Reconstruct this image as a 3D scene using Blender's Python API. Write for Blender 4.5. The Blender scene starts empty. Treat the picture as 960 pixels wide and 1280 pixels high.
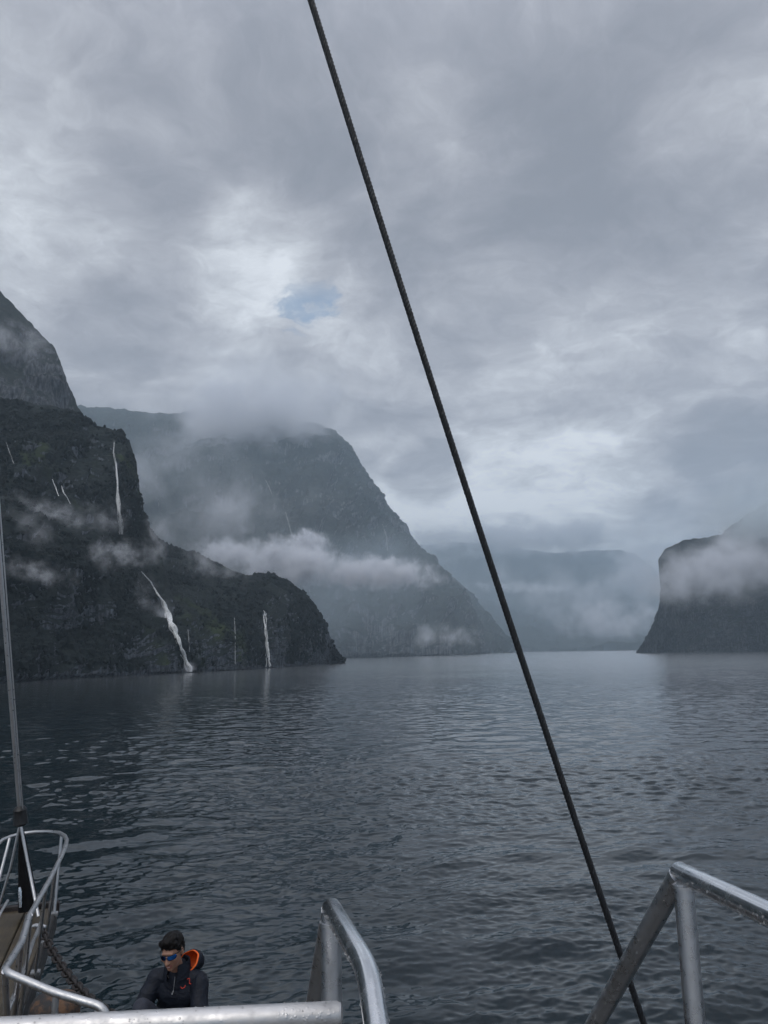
import bpy, bmesh, math, random
import numpy as np
from mathutils import Vector, Matrix
from mathutils.bvhtree import BVHTree
random.seed(7); rng = np.random.default_rng(7)
R = math.radians
scene = bpy.context.scene
C = scene.collection

# ------------------------------------------------------------------ camera
H = 8.0                                   # eye height above the water
F = 26/36*1280                            # focal length in photo pixels
PITCH = math.atan(175/F); ROLL = math.atan(0.0145)
fwd = Vector((0, math.cos(PITCH), math.sin(PITCH)))
up0 = Vector((0, -math.sin(PITCH), math.cos(PITCH))); r0 = Vector((1, 0, 0))
right = r0*math.cos(ROLL) - up0*math.sin(ROLL)
up = up0*math.cos(ROLL) + r0*math.sin(ROLL)
CAM = Vector((0, 0, H))
cam = bpy.data.cameras.new('camera'); camo = bpy.data.objects.new('camera', cam); C.objects.link(camo)
m = Matrix((right, up, -fwd)).transposed().to_4x4(); m.translation = CAM
camo.matrix_world = m
cam.sensor_fit = 'VERTICAL'; cam.sensor_height = 36; cam.lens = 26
cam.clip_start = 0.05; cam.clip_end = 60000
scene.camera = camo

def ray(px, py):
    return (right*((px-480)/F) + up*((640-py)/F) + fwd).normalized()
def P(px, py, d):                         # point on that line of sight, d metres ahead (along +Y)
    v = ray(px, py); return CAM + v*(d/v.y)
def ground(px, py):
    v = ray(px, py); return CAM + v*(H/-v.z)

# ------------------------------------------------------------------ render settings
scene.render.engine = 'CYCLES'
scene.view_settings.view_transform = 'Standard'; scene.view_settings.look = 'None'
scene.view_settings.exposure = 0; scene.view_settings.gamma = 1
cy = scene.cycles
cy.use_denoising = True
cy.volume_bounces = 3; cy.max_bounces = 6; cy.diffuse_bounces = 2; cy.glossy_bounces = 3
cy.transparent_max_bounces = 16; cy.volume_max_steps = 256; cy.volume_step_rate = 1.0

# ------------------------------------------------------------------ node helper
class NT:
    def __init__(s, tree): s.t = tree; s.n = tree.nodes; s.l = tree.links
    def new(s, typ, **kw):
        n = s.n.new(typ)
        for k, v in kw.items():
            if k.startswith('_'): setattr(n, k[1:], v)
        return n
    def put(s, inp, v):
        if isinstance(v, bpy.types.NodeSocket): s.l.new(v, inp)
        else:
            if hasattr(inp.default_value, '__len__') and not hasattr(v, '__len__'): v = (v,)*len(inp.default_value)
            if hasattr(v, '__len__') and len(inp.default_value) == 4 and len(v) == 3: v = (*v, 1)
            inp.default_value = v
    def math(s, op, a, b=0, c=None, clamp=False):
        n = s.new('ShaderNodeMath', _operation=op, _use_clamp=clamp)
        s.put(n.inputs[0], a); s.put(n.inputs[1], b)
        if c is not None: s.put(n.inputs[2], c)
        return n.outputs[0]
    def vmath(s, op, a, b=None, scale=None):
        n = s.new('ShaderNodeVectorMath', _operation=op); s.put(n.inputs[0], a)
        if b is not None: s.put(n.inputs[1], b)
        if scale is not None: s.put(n.inputs['Scale'], scale)
        return n.outputs['Value'] if op in ('DOT_PRODUCT', 'LENGTH') else n.outputs['Vector']
    def noise(s, vec, scale, detail=4, rough=0.5, dist=0, lac=2.0, color=False):
        n = s.new('ShaderNodeTexNoise'); s.put(n.inputs['Vector'], vec)
        for k, v in (('Scale', scale), ('Detail', detail), ('Roughness', rough), ('Distortion', dist), ('Lacunarity', lac)): s.put(n.inputs[k], v)
        return n.outputs['Color' if color else 'Fac']
    def mr(s, v, a, b, c=0, d=1, smooth=False):
        n = s.new('ShaderNodeMapRange', _interpolation_type='SMOOTHSTEP' if smooth else 'LINEAR')
        for i, x in enumerate((v, a, b, c, d)): s.put(n.inputs[i], x)
        return n.outputs[0]
    def mix(s, f, a, b, mode='MIX'):
        n = s.new('ShaderNodeMix', _data_type='RGBA', _blend_type=mode)
        s.put(n.inputs[0], f); s.put(n.inputs[6], a); s.put(n.inputs[7], b)
        return n.outputs[2]
    def sep(s, v):
        n = s.new('ShaderNodeSeparateXYZ'); s.put(n.inputs[0], v); return n.outputs
    def comb(s, x, y, z):
        n = s.new('ShaderNodeCombineXYZ')
        for i, v in enumerate((x, y, z)): s.put(n.inputs[i], v)
        return n.outputs[0]
    def mapping(s, v, scale=(1, 1, 1), rot=(0, 0, 0), loc=(0, 0, 0)):
        n = s.new('ShaderNodeMapping'); s.put(n.inputs[0], v)
        n.inputs['Scale'].default_value = scale; n.inputs['Rotation'].default_value = rot; n.inputs['Location'].default_value = loc
        return n.outputs[0]

# ------------------------------------------------------------------ world: overcast sky
SUN_EL, SUN_AZ = R(46), R(196)            # azimuth measured clockwise from +Y: behind the boat
w = bpy.data.worlds.new('World'); scene.world = w; w.use_nodes = True
w.cycles.sampling_method = 'MANUAL'; w.cycles.sample_map_resolution = 512
n = NT(w.node_tree); n.n.clear()
out = n.new('ShaderNodeOutputWorld'); bg = n.new('ShaderNodeBackground'); n.l.new(bg.outputs[0], out.inputs[0])
sky = n.new('ShaderNodeTexSky'); sky.sky_type = 'NISHITA'; sky.sun_disc = False
sky.sun_elevation = SUN_EL; sky.sun_rotation = SUN_AZ
tc = n.new('ShaderNodeTexCoord'); D = tc.outputs['Generated']
dx, dy, dz = n.sep(D)
zz = n.math('ADD', n.math('MAXIMUM', dz, 0), 0.22)
pl = n.comb(n.math('DIVIDE', dx, zz), n.math('DIVIDE', dy, zz), 0)
warp = n.vmath('SUBTRACT', n.noise(pl, 1.1, 5, 0.55, color=True), (0.5, 0.5, 0.5))
plw = n.vmath('ADD', pl, n.vmath('SCALE', warp, scale=0.55))
big = n.noise(n.mapping(plw, scale=(1, 1.0, 1), loc=(3.1, 1.7, 0)), 1.05, 3, 0.5)
med = n.noise(n.mapping(plw, loc=(9.3, 4.2, 2.0), rot=(0, 0, 0.5), scale=(1, 1.2, 1)), 2.6, 9, 0.57)
plf = n.vmath('ADD', plw, n.vmath('SCALE', n.vmath('SUBTRACT', n.noise(plw, 5.0, 4, 0.6, color=True), (.5, .5, .5)), scale=0.22))
fine = n.noise(n.mapping(plf, loc=(1.3, 7.2, 5.0)), 7.0, 10, 0.68)
bil = n.math('ABSOLUTE', n.math('SUBTRACT', n.noise(n.mapping(plf, loc=(4.3, 2.2, 8.0)), 3.2, 6, 0.55), 0.5))
v = n.math('ADD', n.math('MULTIPLY', n.math('SUBTRACT', big, 0.5), 0.95), n.math('MULTIPLY', n.math('SUBTRACT', med, 0.5), 1.55))
v = n.math('ADD', v, n.math('ADD', n.math('MULTIPLY', n.math('SUBTRACT', fine, 0.5), 0.95), n.math('MULTIPLY', n.math('SUBTRACT', bil, 0.07), 1.1)))
# patches of thicker and thinner cloud, as directions in the sky
Dw = n.vmath('NORMALIZE', n.vmath('ADD', D, n.vmath('SCALE', warp, scale=0.16)))
PATCH = [  # px, py, radius px, strength
    (300, 310, 75, .30), (60, 310, 100, .16), (250, 165, 80, .14), (380, 400, 130, .20), (620, 240, 80, .16), (180, 90, 120, -.10),
    (160, 270, 80, -.14), (560, 90, 190, -.26), (760, 130, 150, -.30), (700, 200, 100, -.14), (885, 60, 60, .06), (850, 175, 70, .10),
    (940, 330, 120, .02), (560, 400, 70, .14), (640, 470, 130, -.14), (850, 430, 130, -.08), (820, 520, 90, .06),
    (690, 560, 130, .20), (520, 600, 90, .22), (925, 575, 60, -.26), (532, 588, 42, -.62), (470, 578, 34, -.22), (900, 480, 60, .12),
    (300, 470, 130, .10), (560, 330, 60, -.12), (420, 260, 100, -.10), (60, 60, 110, -.02), (30, 210, 60, .06),
    (700, 20, 45, .16), (400, 90, 80, -.06), (640, 650, 120, .26), (500, 640, 60, .20), (760, 640, 80, .12), (20, 20, 50, .12), (345, 350, 36, .16), (425, 405, 36, .14), (440, 365, 30, .12)]
for px, py, rad, s in PATCH:
    c = ray(px, py)
    a = rad/F
    dd = n.vmath('DOT_PRODUCT', Dw, tuple(c))
    v = n.math('ADD', v, n.mr(dd, math.cos(a*1.35), math.cos(a*0.15), 0, s, smooth=True))
ramp = n.new('ShaderNodeValToRGB')
ramp.color_ramp.interpolation = 'B_SPLINE'
el = ramp.color_ramp.elements
el[0].position = 0.0; el[0].color = (0.145, 0.158, 0.188, 1)
el[1].position = 1.0; el[1].color = (0.56, 0.60, 0.65, 1)
for p, col in ((0.30, (0.198, 0.21, 0.245)), (0.55, (0.285, 0.300, 0.337)), (0.78, (0.40, 0.43, 0.472))):
    e = el.new(p); e.color = (*col, 1)
n.l.new(n.math('ADD', n.math('MULTIPLY', v, 0.86), 0.47, clamp=True), ramp.inputs[0])
cloudcol = n.vmath('SCALE', n.vmath('MULTIPLY', ramp.outputs[0], (1.03, 1.0, .975)), scale=n.mr(dz, 0.0, .5, 22.0, 16.6))
# small gap where the blue shows
gd = n.vmath('DOT_PRODUCT', Dw, tuple(ray(385, 376)))
gap = n.math('MULTIPLY', n.mr(n.math('SUBTRACT', gd, n.math('MULTIPLY', n.math('SUBTRACT', fine, .5), .006)), math.cos(42/F), math.cos(4/F), 0, 1, smooth=True), n.mr(med, 0.40, 0.62, 1.0, 0.0, smooth=True))
# an overcast sky grows brighter toward the zenith
cloudcol = n.vmath('SCALE', cloudcol, scale=n.mr(dz, .62, 1.0, 1.0, 2.5, smooth=True))
col = n.mix(n.math('MULTIPLY', gap, 0.85), cloudcol, n.vmath('MULTIPLY', sky.outputs[0], (2.1, 1.95, 1.7)))
n.l.new(col, bg.inputs[0]); bg.inputs[1].default_value = 0.1

sun = bpy.data.lights.new('sun', 'SUN'); sun.energy = 1.3; sun.angle = R(50); sun.color = (1.0, 0.96, 0.9)
suno = bpy.data.objects.new('sun', sun); C.objects.link(suno)
sdir = Vector((math.sin(SUN_AZ)*math.cos(SUN_EL), math.cos(SUN_AZ)*math.cos(SUN_EL), math.sin(SUN_EL)))
suno.rotation_euler = sdir.to_track_quat('Z', 'Y').to_euler()

# ------------------------------------------------------------------ object helpers
def link(name, me, mat=None, parent=None, smooth=False):
    o = bpy.data.objects.new(name, me); C.objects.link(o)
    if mat: me.materials.append(mat)
    if parent: o.parent = parent
    if smooth: me.polygons.foreach_set('use_smooth', [True]*len(me.polygons))
    return o
def tag(o, label=None, cat=None, group=None, kind=None):
    if label: o['label'] = label
    if cat: o['category'] = cat
    if group: o['group'] = group
    if kind: o['kind'] = kind
    return o
def empty(name, loc, rz=0.0):
    o = bpy.data.objects.new(name, None); C.objects.link(o); o.location = loc; o.rotation_euler = (0, 0, rz)
    o.empty_display_size = 0.2
    return o
def np_mesh(name, co, quads):
    me = bpy.data.meshes.new(name)
    co = np.asarray(co, dtype=np.float32); q = np.asarray(quads, dtype=np.int32)
    me.vertices.add(len(co)); me.vertices.foreach_set('co', co.ravel())
    k = q.shape[1]
    me.loops.add(q.size); me.loops.foreach_set('vertex_index', q.ravel())
    me.polygons.add(len(q)); me.polygons.foreach_set('loop_start', np.arange(0, q.size, k, dtype=np.int32))
    me.polygons.foreach_set('use_smooth', np.ones(len(q), bool))
    me.update(calc_edges=True)
    return me
def grid_quads(nu, nv, wrap=False):
    i = np.arange(nu if wrap else nu-1); j = np.arange(nv-1)
    I, J = np.meshgrid(i, j, indexing='ij'); I2 = (I+1) % nu
    return np.stack([I*nv+J, I2*nv+J, I2*nv+J+1, I*nv+J+1], -1).reshape(-1, 4)

def mat(name):
    m = bpy.data.materials.new(name); m.use_nodes = True
    t = NT(m.node_tree); b = t.n['Principled BSDF']
    return m, t, b
def simple(name, col, rough=0.5, metal=0.0, bump=0, bscale=60, var=0.15, spec=0.5, nscale=8):
    m, t, b = mat(name)
    tc = t.new('ShaderNodeTexCoord').outputs['Object']
    nz = t.noise(tc, nscale, 6, 0.6)
    dark = tuple(c*(1-var) for c in col); lite = tuple(min(1, c*(1+var)) for c in col)
    t.put(b.inputs['Base Color'], t.mix(t.mr(nz, .3, .7), dark, lite))
    t.put(b.inputs['Roughness'], t.mr(t.noise(tc, nscale*3, 4), .3, .7, rough*0.8, min(1, rough*1.2)))
    b.inputs['Metallic'].default_value = metal
    b.inputs['Specular IOR Level'].default_value = spec
    if bump:
        bn = t.new('ShaderNodeBump'); bn.inputs['Strength'].default_value = 1; bn.inputs['Distance'].default_value = bump
        t.l.new(t.noise(tc, bscale, 5), bn.inputs['Height']); t.l.new(bn.outputs[0], b.inputs['Normal'])
    return m

# ------------------------------------------------------------------ numpy noise
def _h(ix, iy, iz, s):
    h = (ix*374761393 + iy*668265263 + iz*2147483647 + s*1274126177) & 0xFFFFFFFF
    h = ((h ^ (h >> 13))*1274126177) & 0xFFFFFFFF
    h = ((h ^ (h >> 16))*2246822519) & 0xFFFFFFFF
    return ((h ^ (h >> 15)) & 0xFFFF)/65535.0
def vnoise(p, s=0):
    i = np.floor(p).astype(np.int64); f = p-i; f = f*f*f*(f*(f*6-15)+10)
    r = 0
    for a in (0, 1):
        for b in (0, 1):
            for c in (0, 1):
                wt = (f[..., 0] if a else 1-f[..., 0])*(f[..., 1] if b else 1-f[..., 1])*(f[..., 2] if c else 1-f[..., 2])
                r = r + wt*_h(i[..., 0]+a, i[..., 1]+b, i[..., 2]+c, s)
    return r*2-1
def fbm(p, octs=5, s=0, gain=0.5):
    r = 0; a = 1; t = 0
    for o in range(octs):
        r = r + a*vnoise(p*(2.03**o)+o*17.3, s+o); t += a; a *= gain
    return r/t
def ridged(p, octs=5, s=0, gain=0.5):
    r = 0; a = 1; t = 0
    for o in range(octs):
        r = r + a*(1-2*np.abs(vnoise(p*(2.03**o)+o*11.7, s+o))); t += a; a *= gain
    return r/t

# ------------------------------------------------------------------ water
def build_water():
    # rings that widen with distance from the boat; short waves where they can be seen one by one
    r = [3.0]
    while r[-1] < 13000:
        d = r[-1]
        r.append(d + (0.055 if d < 26 else 0.055*(d/26)**1.55))
    r = np.array(r)
    a_f = np.linspace(-R(40), R(40), 900); a_b = np.linspace(R(40), R(320), 220)[1:-1]
    ang = np.concatenate([a_f, a_b])
    A, RR = np.meshgrid(ang, r, indexing='ij')
    X = RR*np.sin(A); Y = RR*np.cos(A)
    Z = np.zeros_like(X)
    near = RR < 420
    spac = np.maximum(np.gradient(r), 0.05)[None, :]*np.ones_like(X)
    spac = np.maximum(spac, RR*0.0016)
    x = X[near]; y = Y[near]; sp = spac[near]; z = np.zeros_like(x); ddx = np.zeros_like(x); ddy = np.zeros_like(x)
    p = np.stack([x, y, x*0], -1)
    gust = 0.9 + 1.3*fbm(p*np.array([.035, .06, 1]), 3, 5)
    warp = fbm(p*0.14, 2, 9)*0.9; warp2 = fbm(p*0.11+40, 2, 19)*0.9
    rs = np.random.default_rng(3)
    for lam in np.geomspace(0.15, 6.5, 125):
        th = R(90+10) + rs.normal(0, 0.80)
        k = 2*math.pi/lam
        slope = 0.031*(lam/1.0)**(-0.36) if lam < 1.0 else 0.031*(1.0/lam)**0.8
        if lam < 0.25: slope *= (lam/0.25)
        fade = np.clip((lam/sp-2.2)/3.0, 0, 1)
        ph = k*((x+warp)*math.cos(th)+(y+warp2)*math.sin(th)) + rs.uniform(0, 6.28)
        amp = slope/k*fade*(gust if lam < 2 else 1)
        z += amp*np.cos(ph); ddx -= 0.7*amp*math.cos(th)*np.sin(ph); ddy -= 0.7*amp*math.sin(th)*np.sin(ph)
    Z[near] = z; X[near] += ddx; Y[near] += ddy
    co = np.stack([X, Y, Z], -1).reshape(-1, 3)
    nu, nv = X.shape
    q = grid_quads(nu, nv, wrap=True)
    # close the middle
    c0 = len(co); co = np.vstack([co, [[0, 0, 0]]])
    tri = np.array([[i*nv, c0, ((i+1) % nu)*nv, ((i+1) % nu)*nv] for i in range(nu)])
    me = np_mesh('sea_water', co, q)
    m, t, b = mat('dark fjord water')
    geo = t.new('ShaderNodeNewGeometry').outputs['Position']
    dist = t.vmath('LENGTH', geo)
    # slopes of the ripples too small to model; the longer of them take over where the mesh gets coarse
    def slopes(vec, sc, det, amp):
        cn = t.vmath('SUBTRACT', t.noise(vec, sc, det, 0.6, color=True), (.5, .5, .5))
        return t.vmath('MULTIPLY', cn, t.comb(t.math('MULTIPLY', amp, 0.6), amp, 0))
    pos = t.mapping(geo, scale=(0.55, 1, 1), rot=(0, 0, R(-9)))
    gustn = t.mr(t.noise(t.mapping(geo, scale=(0.5, 1, 1), rot=(0, 0, .12)), 0.028, 4, .6), .35, .65, .45, 1.25)
    a1 = t.math('MULTIPLY', gustn, 0.20)
    a2 = t.math('MULTIPLY', gustn, t.mr(dist, 25, 110, 0.0, 0.30, smooth=True))
    a3 = t.math('MULTIPLY', gustn, t.mr(dist, 70, 320, 0.0, 0.16, smooth=True))
    s = t.vmath('ADD', slopes(pos, 6.0, 3, a1), t.vmath('ADD', slopes(pos, 1.6, 3, a2), slopes(pos, 0.42, 3, a3)))
    nrm = t.new('ShaderNodeNewGeometry').outputs['Normal']
    rip = t.vmath('NORMALIZE', t.vmath('ADD', nrm, s)); t.l.new(rip, b.inputs['Normal'])
    b.inputs['Base Color'].default_value = (0.0022, 0.009, 0.013, 1); b.inputs['Specular IOR Level'].default_value = 0
    fr = t.new('ShaderNodeFresnel'); fr.inputs['IOR'].default_value = 1.42
    gl = t.new('ShaderNodeBsdfAnisotropic'); gl.distribution = 'MULTI_GGX'; gl.inputs['Color'].default_value = (1, 1, 1, 1); t.l.new(rip, gl.inputs['Normal'])
    mx = t.new('ShaderNodeMixShader'); t.l.new(fr.outputs[0], mx.inputs[0]); t.l.new(b.outputs[0], mx.inputs[1]); t.l.new(gl.outputs[0], mx.inputs[2])
    t.l.new(mx.outputs[0], t.n['Material Output'].inputs['Surface'])
    t.put(gl.inputs['Roughness'], t.mr(t.math('LOGARITHM', dist, 10), 1.4, 2.7, .03, .16, smooth=True)); b.inputs['Roughness'].default_value = .5
    o = link('sea_water', me, m); o['kind'] = 'structure'; o['label'] = 'dark rippled fjord water stretching to the far mountains'
build_water()

# ------------------------------------------------------------------ mountains
def rock_mat(name, veg=(0.018, 0.028, 0.020), veg2=(0.034, 0.048, 0.026), rock=(0.115, 0.118, 0.126), sc=1.0, bare=0.5, grass=0.0):
    m, t, b = mat(name)
    g = t.new('ShaderNodeNewGeometry'); pos = g.outputs['Position']
    nz = t.sep(g.outputs['Normal'])[2]
    # strata lean down to the right, so stretch the noise along that slant
    st = t.mapping(pos, rot=(0, R(-38), 0), scale=(1.0*sc, 0.6*sc, 0.16*sc))
    streak = t.noise(st, 0.32, 8, .62)
    n1 = t.noise(pos, 0.035*sc, 9, .62); n2 = t.noise(pos, 0.25*sc, 6, .65)
    vertical = t.noise(t.mapping(pos, scale=(1*sc, 1*sc, .10*sc)), 0.22, 7, .6)
    mask = t.math('ADD', t.math('MULTIPLY', n1, .9), t.math('ADD', t.math('MULTIPLY', streak, .55), t.math('MULTIPLY', vertical, .45)))
    mask = t.math('SUBTRACT', mask, t.math('MULTIPLY', nz, 0.55))
    f = t.mr(mask, 1.10-0.5*bare, 1.24-0.5*bare, 0, 1, smooth=True)
    tide = t.mr(t.math('ADD', t.sep(pos)[2], t.math('MULTIPLY', n2, -3.0)), .3, -.6, 0, .8)
    f = t.math('MAXIMUM', f, tide)
    vegc = t.mix(t.mr(n2, .35, .68), veg, veg2)
    if grass:
        pa = t.mr(t.noise(t.mapping(pos, rot=(0, R(-38), 0), scale=(1, 1, .35)), 0.022, 4, .55), .56, .68, 0, grass, smooth=True)
        vegc = t.mix(pa, vegc, (0.085, 0.120, 0.022))
    rk = t.mix(t.mr(t.noise(st, 1.1, 8, .65), .38, .64), tuple(c*.25 for c in rock), tuple(c*1.9 for c in rock))
    t.put(b.inputs['Base Color'], t.mix(f, vegc, rk))
    b.inputs['Roughness'].default_value = .85; b.inputs['Specular IOR Level'].default_value = .25
    bp = t.new('ShaderNodeBump'); bp.inputs['Strength'].default_value = 1.0; bp.inputs['Distance'].default_value = 1.3/sc
    t.l.new(t.math('ADD', t.noise(pos, 0.55*sc, 8, .7), t.math('MULTIPLY', streak, .8)), bp.inputs['Height'])
    t.l.new(bp.outputs[0], b.inputs['Normal'])
    return m

def interp_path(pts, n, jitter=None):
    pts = np.array(pts, float)
    seg = np.hypot(np.diff(pts[:, 0]), np.diff(pts[:, 1])); s = np.concatenate([[0], np.cumsum(np.maximum(seg, 1e-3))])
    t = np.linspace(0, s[-1], n)
    return np.stack([np.interp(t, s, pts[:, k]) for k in range(pts.shape[1])], -1)

BVHS = {}
def mountain(name, label, shore, crest, cols, rows, material, prof=1.6, amp=(8, 3, 1.0), size=30.0, back=250.0, seed=0,
             crest_noise=1.0, slant=0.6, bench=0.0, led_w=.55, right_fade=0.0):
    """shore: (px, py) of the waterline; crest: (px, py, metres ahead). The face is stepped from the one to the other
    and broken by ravines; behind the crest the ground falls away again."""
    cr = interp_path(crest, cols)
    sh = interp_path(shore, cols)
    cn = fbm(np.stack([cr[:, 0]*.09, cr[:, 1]*.09, cr[:, 0]*0], -1), 6, seed+50, .6)
    cr[:, 1] += cn*crest_noise*4.0
    S = np.array([list(ground(x, y)) for x, y in sh[:, :2]])
    T = np.linspace(0, 1, rows)
    fw, rt, u_ = (np.array(v_) for v_ in (fwd, right, up)); cam_ = np.array(CAM)
    px = sh[:, None, 0]*(1-T) + cr[:, None, 0]*T
    py = sh[:, None, 1]*(1-T) + cr[:, None, 1]*T
    a = T**prof
    if bench: a = a + bench*np.sin(T*math.pi*3.0)*T*(1-T)
    dep = S[:, None, 1]*(1-a) + cr[:, None, 2]*a
    V = rt*((px[..., None]-480)/F) + u_*((640-py[..., None])/F) + fw
    G = cam_ + V*(dep[..., None]/V[..., 1:2])
    # normals of the smooth face
    du = np.gradient(G, axis=0); dv = np.gradient(G, axis=1)
    N = np.cross(du, dv); N /= np.linalg.norm(N, axis=-1, keepdims=True)+1e-9
    N = np.where((N[..., 1:2] > 0), -N, N)
    q = G/size
    q2 = q.copy(); q2[..., 0] = q[..., 0] - slant*q[..., 2]; q2[..., 2] = q[..., 2]*0.28
    rav = ridged(q2, 4, seed, .5)
    mid = fbm(q*3.2, 5, seed+9, .6)
    led = ridged(np.stack([q[..., 0]*1.3, q[..., 1]*1.3, (q[..., 2]-.5*q[..., 0])*4.0], -1), 4, seed+31, .55)
    fin = fbm(q*16.0, 4, seed+21, .65)
    edge = np.minimum(1, (1-T)/0.10)*np.minimum(1, T/0.03+.25)
    if right_fade:
        edge = edge*np.clip((1-np.linspace(0, 1, cols))/right_fade, .12, 1)[:, None]
    disp = (amp[0]*rav*edge + amp[1]*(mid*(1.15-led_w)+led*led_w)*(edge*.5+.5)*np.minimum(1, (1-T)/0.05+.25) + amp[2]*fin)
    G = G + N*disp[..., None]
    G[:, 0, 2] = np.minimum(G[:, 0, 2], -0.3)
    # rocky foot under water and the far side
    foot = G[:, :1].copy(); foot[..., 2] = -0.9
    bks = []
    for k_, (db, zf) in enumerate(((.12, .97), (.35, .85), (.7, .5), (1.0, 0.0))):
        b_ = G[:, -1:].copy(); k__ = (b_[..., 1]+back*db)/b_[..., 1]
        b_[..., 0] *= k__; b_[..., 1] *= k__
        b_[..., 2] = b_[..., 2]*zf - (0.6 if zf == 0 else 0)
        # hold it under the crest as seen from the boat, whatever the slope
        bks.append(b_)
    G = np.concatenate([foot, G]+bks, 1)
    me = np_mesh(name, G.reshape(-1, 3), grid_quads(G.shape[0], G.shape[1]))
    o = link(name, me, material); tag(o, label=label, kind='structure')
    BVHS[label] = (BVHTree.FromPolygons([Vector(v_) for v_ in G.reshape(-1, 3).tolist()], grid_quads(G.shape[0], G.shape[1]).tolist()), o)
    return o, G

M_near = rock_mat('wet rock and rainforest', rock=(.085, .095, .112), veg=(.008, .013, .015), veg2=(.015, .022, .020), bare=.60, grass=.4)
M_mid = rock_mat('rock wall in thin forest', veg=(.020, .027, .026), veg2=(.036, .045, .040), rock=(.115, .12, .13), sc=.28, bare=.62)
M_far = rock_mat('distant forested slope', veg=(.022, .03, .028), veg2=(.036, .045, .040), sc=.2, bare=.4)
K = H/9.0
peak, G_peak = mountain('mountain', 'steep bare rock peak rising out of the picture above the left cliff',
    [(-1200, 900), (-500, 868), (-100, 852), (60, 838), (112, 834)],
    [(-1200, 150, 900), (-700, -40, 850), (-420, 0, 820), (-250, 110, 780), (-90, 262, 720), (0, 364, 700), (22, 386, 700), (48, 415, 690), (68, 434, 680), (76, 452, 670), (86, 482, 660), (97, 508, 650), (112, 530, 640)],
    360, 240, rock_mat('bare wet rock', veg=(.012, .018, .018), veg2=(.02, .028, .026), rock=(.07, .075, .085), sc=.5, bare=.95), prof=1.3, amp=(16, 7, 1.6), size=70, seed=3, back=500, crest_noise=.7, slant=.9)
cliffB, G_B = mountain('cliff', 'dark forested cliff with a flat shelf and three waterfalls, nearest on the left',
    [(-1100, 985), (-600, 915), (-250, 872), (0, 853), (40, 850), (100, 846), (170, 843), (225, 841), (239, 840)],
    [(-1100, 420, 330), (-600, 440, 330), (-300, 455, 350), (-80, 480, 390), (0, 499, 405), (26, 503, 410), (60, 507, 415), (100, 516, 420), (118, 531, 425), (148, 538, 425), (162, 552, 420), (169, 575, 412), (173, 605, 405), (180, 640, 400), (190, 665, 392), (203, 700, 386), (215, 742, 378), (226, 790, 368), (238, 838, 350)],
    620, 420, M_near, prof=1.35, amp=(15, 5.5, 1.0), size=44, seed=11, back=200, crest_noise=.8, slant=.8, bench=.25, right_fade=.35)
cliffC, G_C = mountain('cliff', 'low dark forested headland with a single thin waterfall dropping to the water',
    [(60, 849), (150, 845), (238, 840), (280, 838), (330, 835), (385, 831), (428, 828.3), (431, 828)],
    [(60, 640, 560), (150, 655, 555), (190, 668, 555), (215, 682, 555), (232, 687, 555), (268, 703, 550), (306, 719, 550), (340, 717, 545), (362, 726, 545), (380, 742, 545), (392, 760, 545), (400, 776, 545), (416, 801, 545), (424, 816, 550), (431, 827.5, 560)],
    460, 300, M_near, prof=2.3, amp=(5, 2.6, .9), size=26, seed=23, back=140, crest_noise=.7, slant=.3)
lion, G_L = mountain('mountain', 'huge rounded mountain with its top in cloud, hazy blue behind the headland',
    [(60, 827.0), (250, 825), (430, 822.6), (520, 820), (598, 818.0), (607, 817.6)],
    [(60, 500, 2760), (105, 508, 2760), (135, 509, 2760), (165, 514, 2760), (210, 517, 2760), (260, 512, 2760), (310, 516, 2760), (360, 524, 2712), (398, 529, 2688), (420, 538, 2664), (440, 558, 2616), (452, 580, 2580), (472, 612, 2520), (490, 640, 2472), (515, 672, 2400), (540, 702, 2340), (562, 722, 2280), (582, 745, 2256), (594, 772, 2232), (600, 795, 2232), (607, 817, 2244)],
    520, 330, M_mid, prof=1.7, amp=(55, 20, 6), size=150, seed=37, back=900, crest_noise=.6, slant=.75, led_w=.1, right_fade=.12)
lion2, _ = mountain('mountain', 'steep blue ridge just behind the huge mountain, running down to the water',
    [(500, 818.8), (600, 817), (641, 815.9)],
    [(500, 660, 3300), (540, 700, 3200), (565, 722, 3100), (585, 738, 3000), (600, 757, 2950), (612, 772, 2900), (625, 790, 2880), (634, 803, 2880), (641, 815.5, 2900)],
    220, 130, M_mid, prof=1.6, amp=(30, 12, 5), size=200, seed=41, back=700, crest_noise=.5)
farA, _ = mountain('mountain', 'pale distant range closing the fjord with cloud along its top',
    [(300, 820), (520, 815.8), (760, 812.6), (1000, 809.2)],
    [(300, 640, 7400), (480, 672, 7300), (530, 682, 7200), (570, 678, 7100), (610, 679, 7000), (645, 685, 7000), (690, 692, 7000), (730, 689, 7000), (775, 688, 7000), (800, 700, 7000), (830, 730, 7000), (880, 770, 7000), (1000, 790, 7000)],
    300, 130, M_far, prof=1.5, amp=(120, 50, 12), size=800, seed=53, back=2500, crest_noise=.6)
farB, _ = mountain('mountain', 'lower pale ridge sloping down to the water near the middle of the fjord',
    [(520, 816.2), (600, 815.2), (720, 813.9), (850, 812)],
    [(520, 752, 5200), (560, 742, 5200), (620, 752, 5200), (660, 770, 5200), (700, 785, 5200), (760, 797, 5200), (850, 806, 5200)],
    200, 80, M_far, prof=1.4, amp=(60, 30, 8), size=500, seed=59, back=1200, crest_noise=.6)
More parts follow.
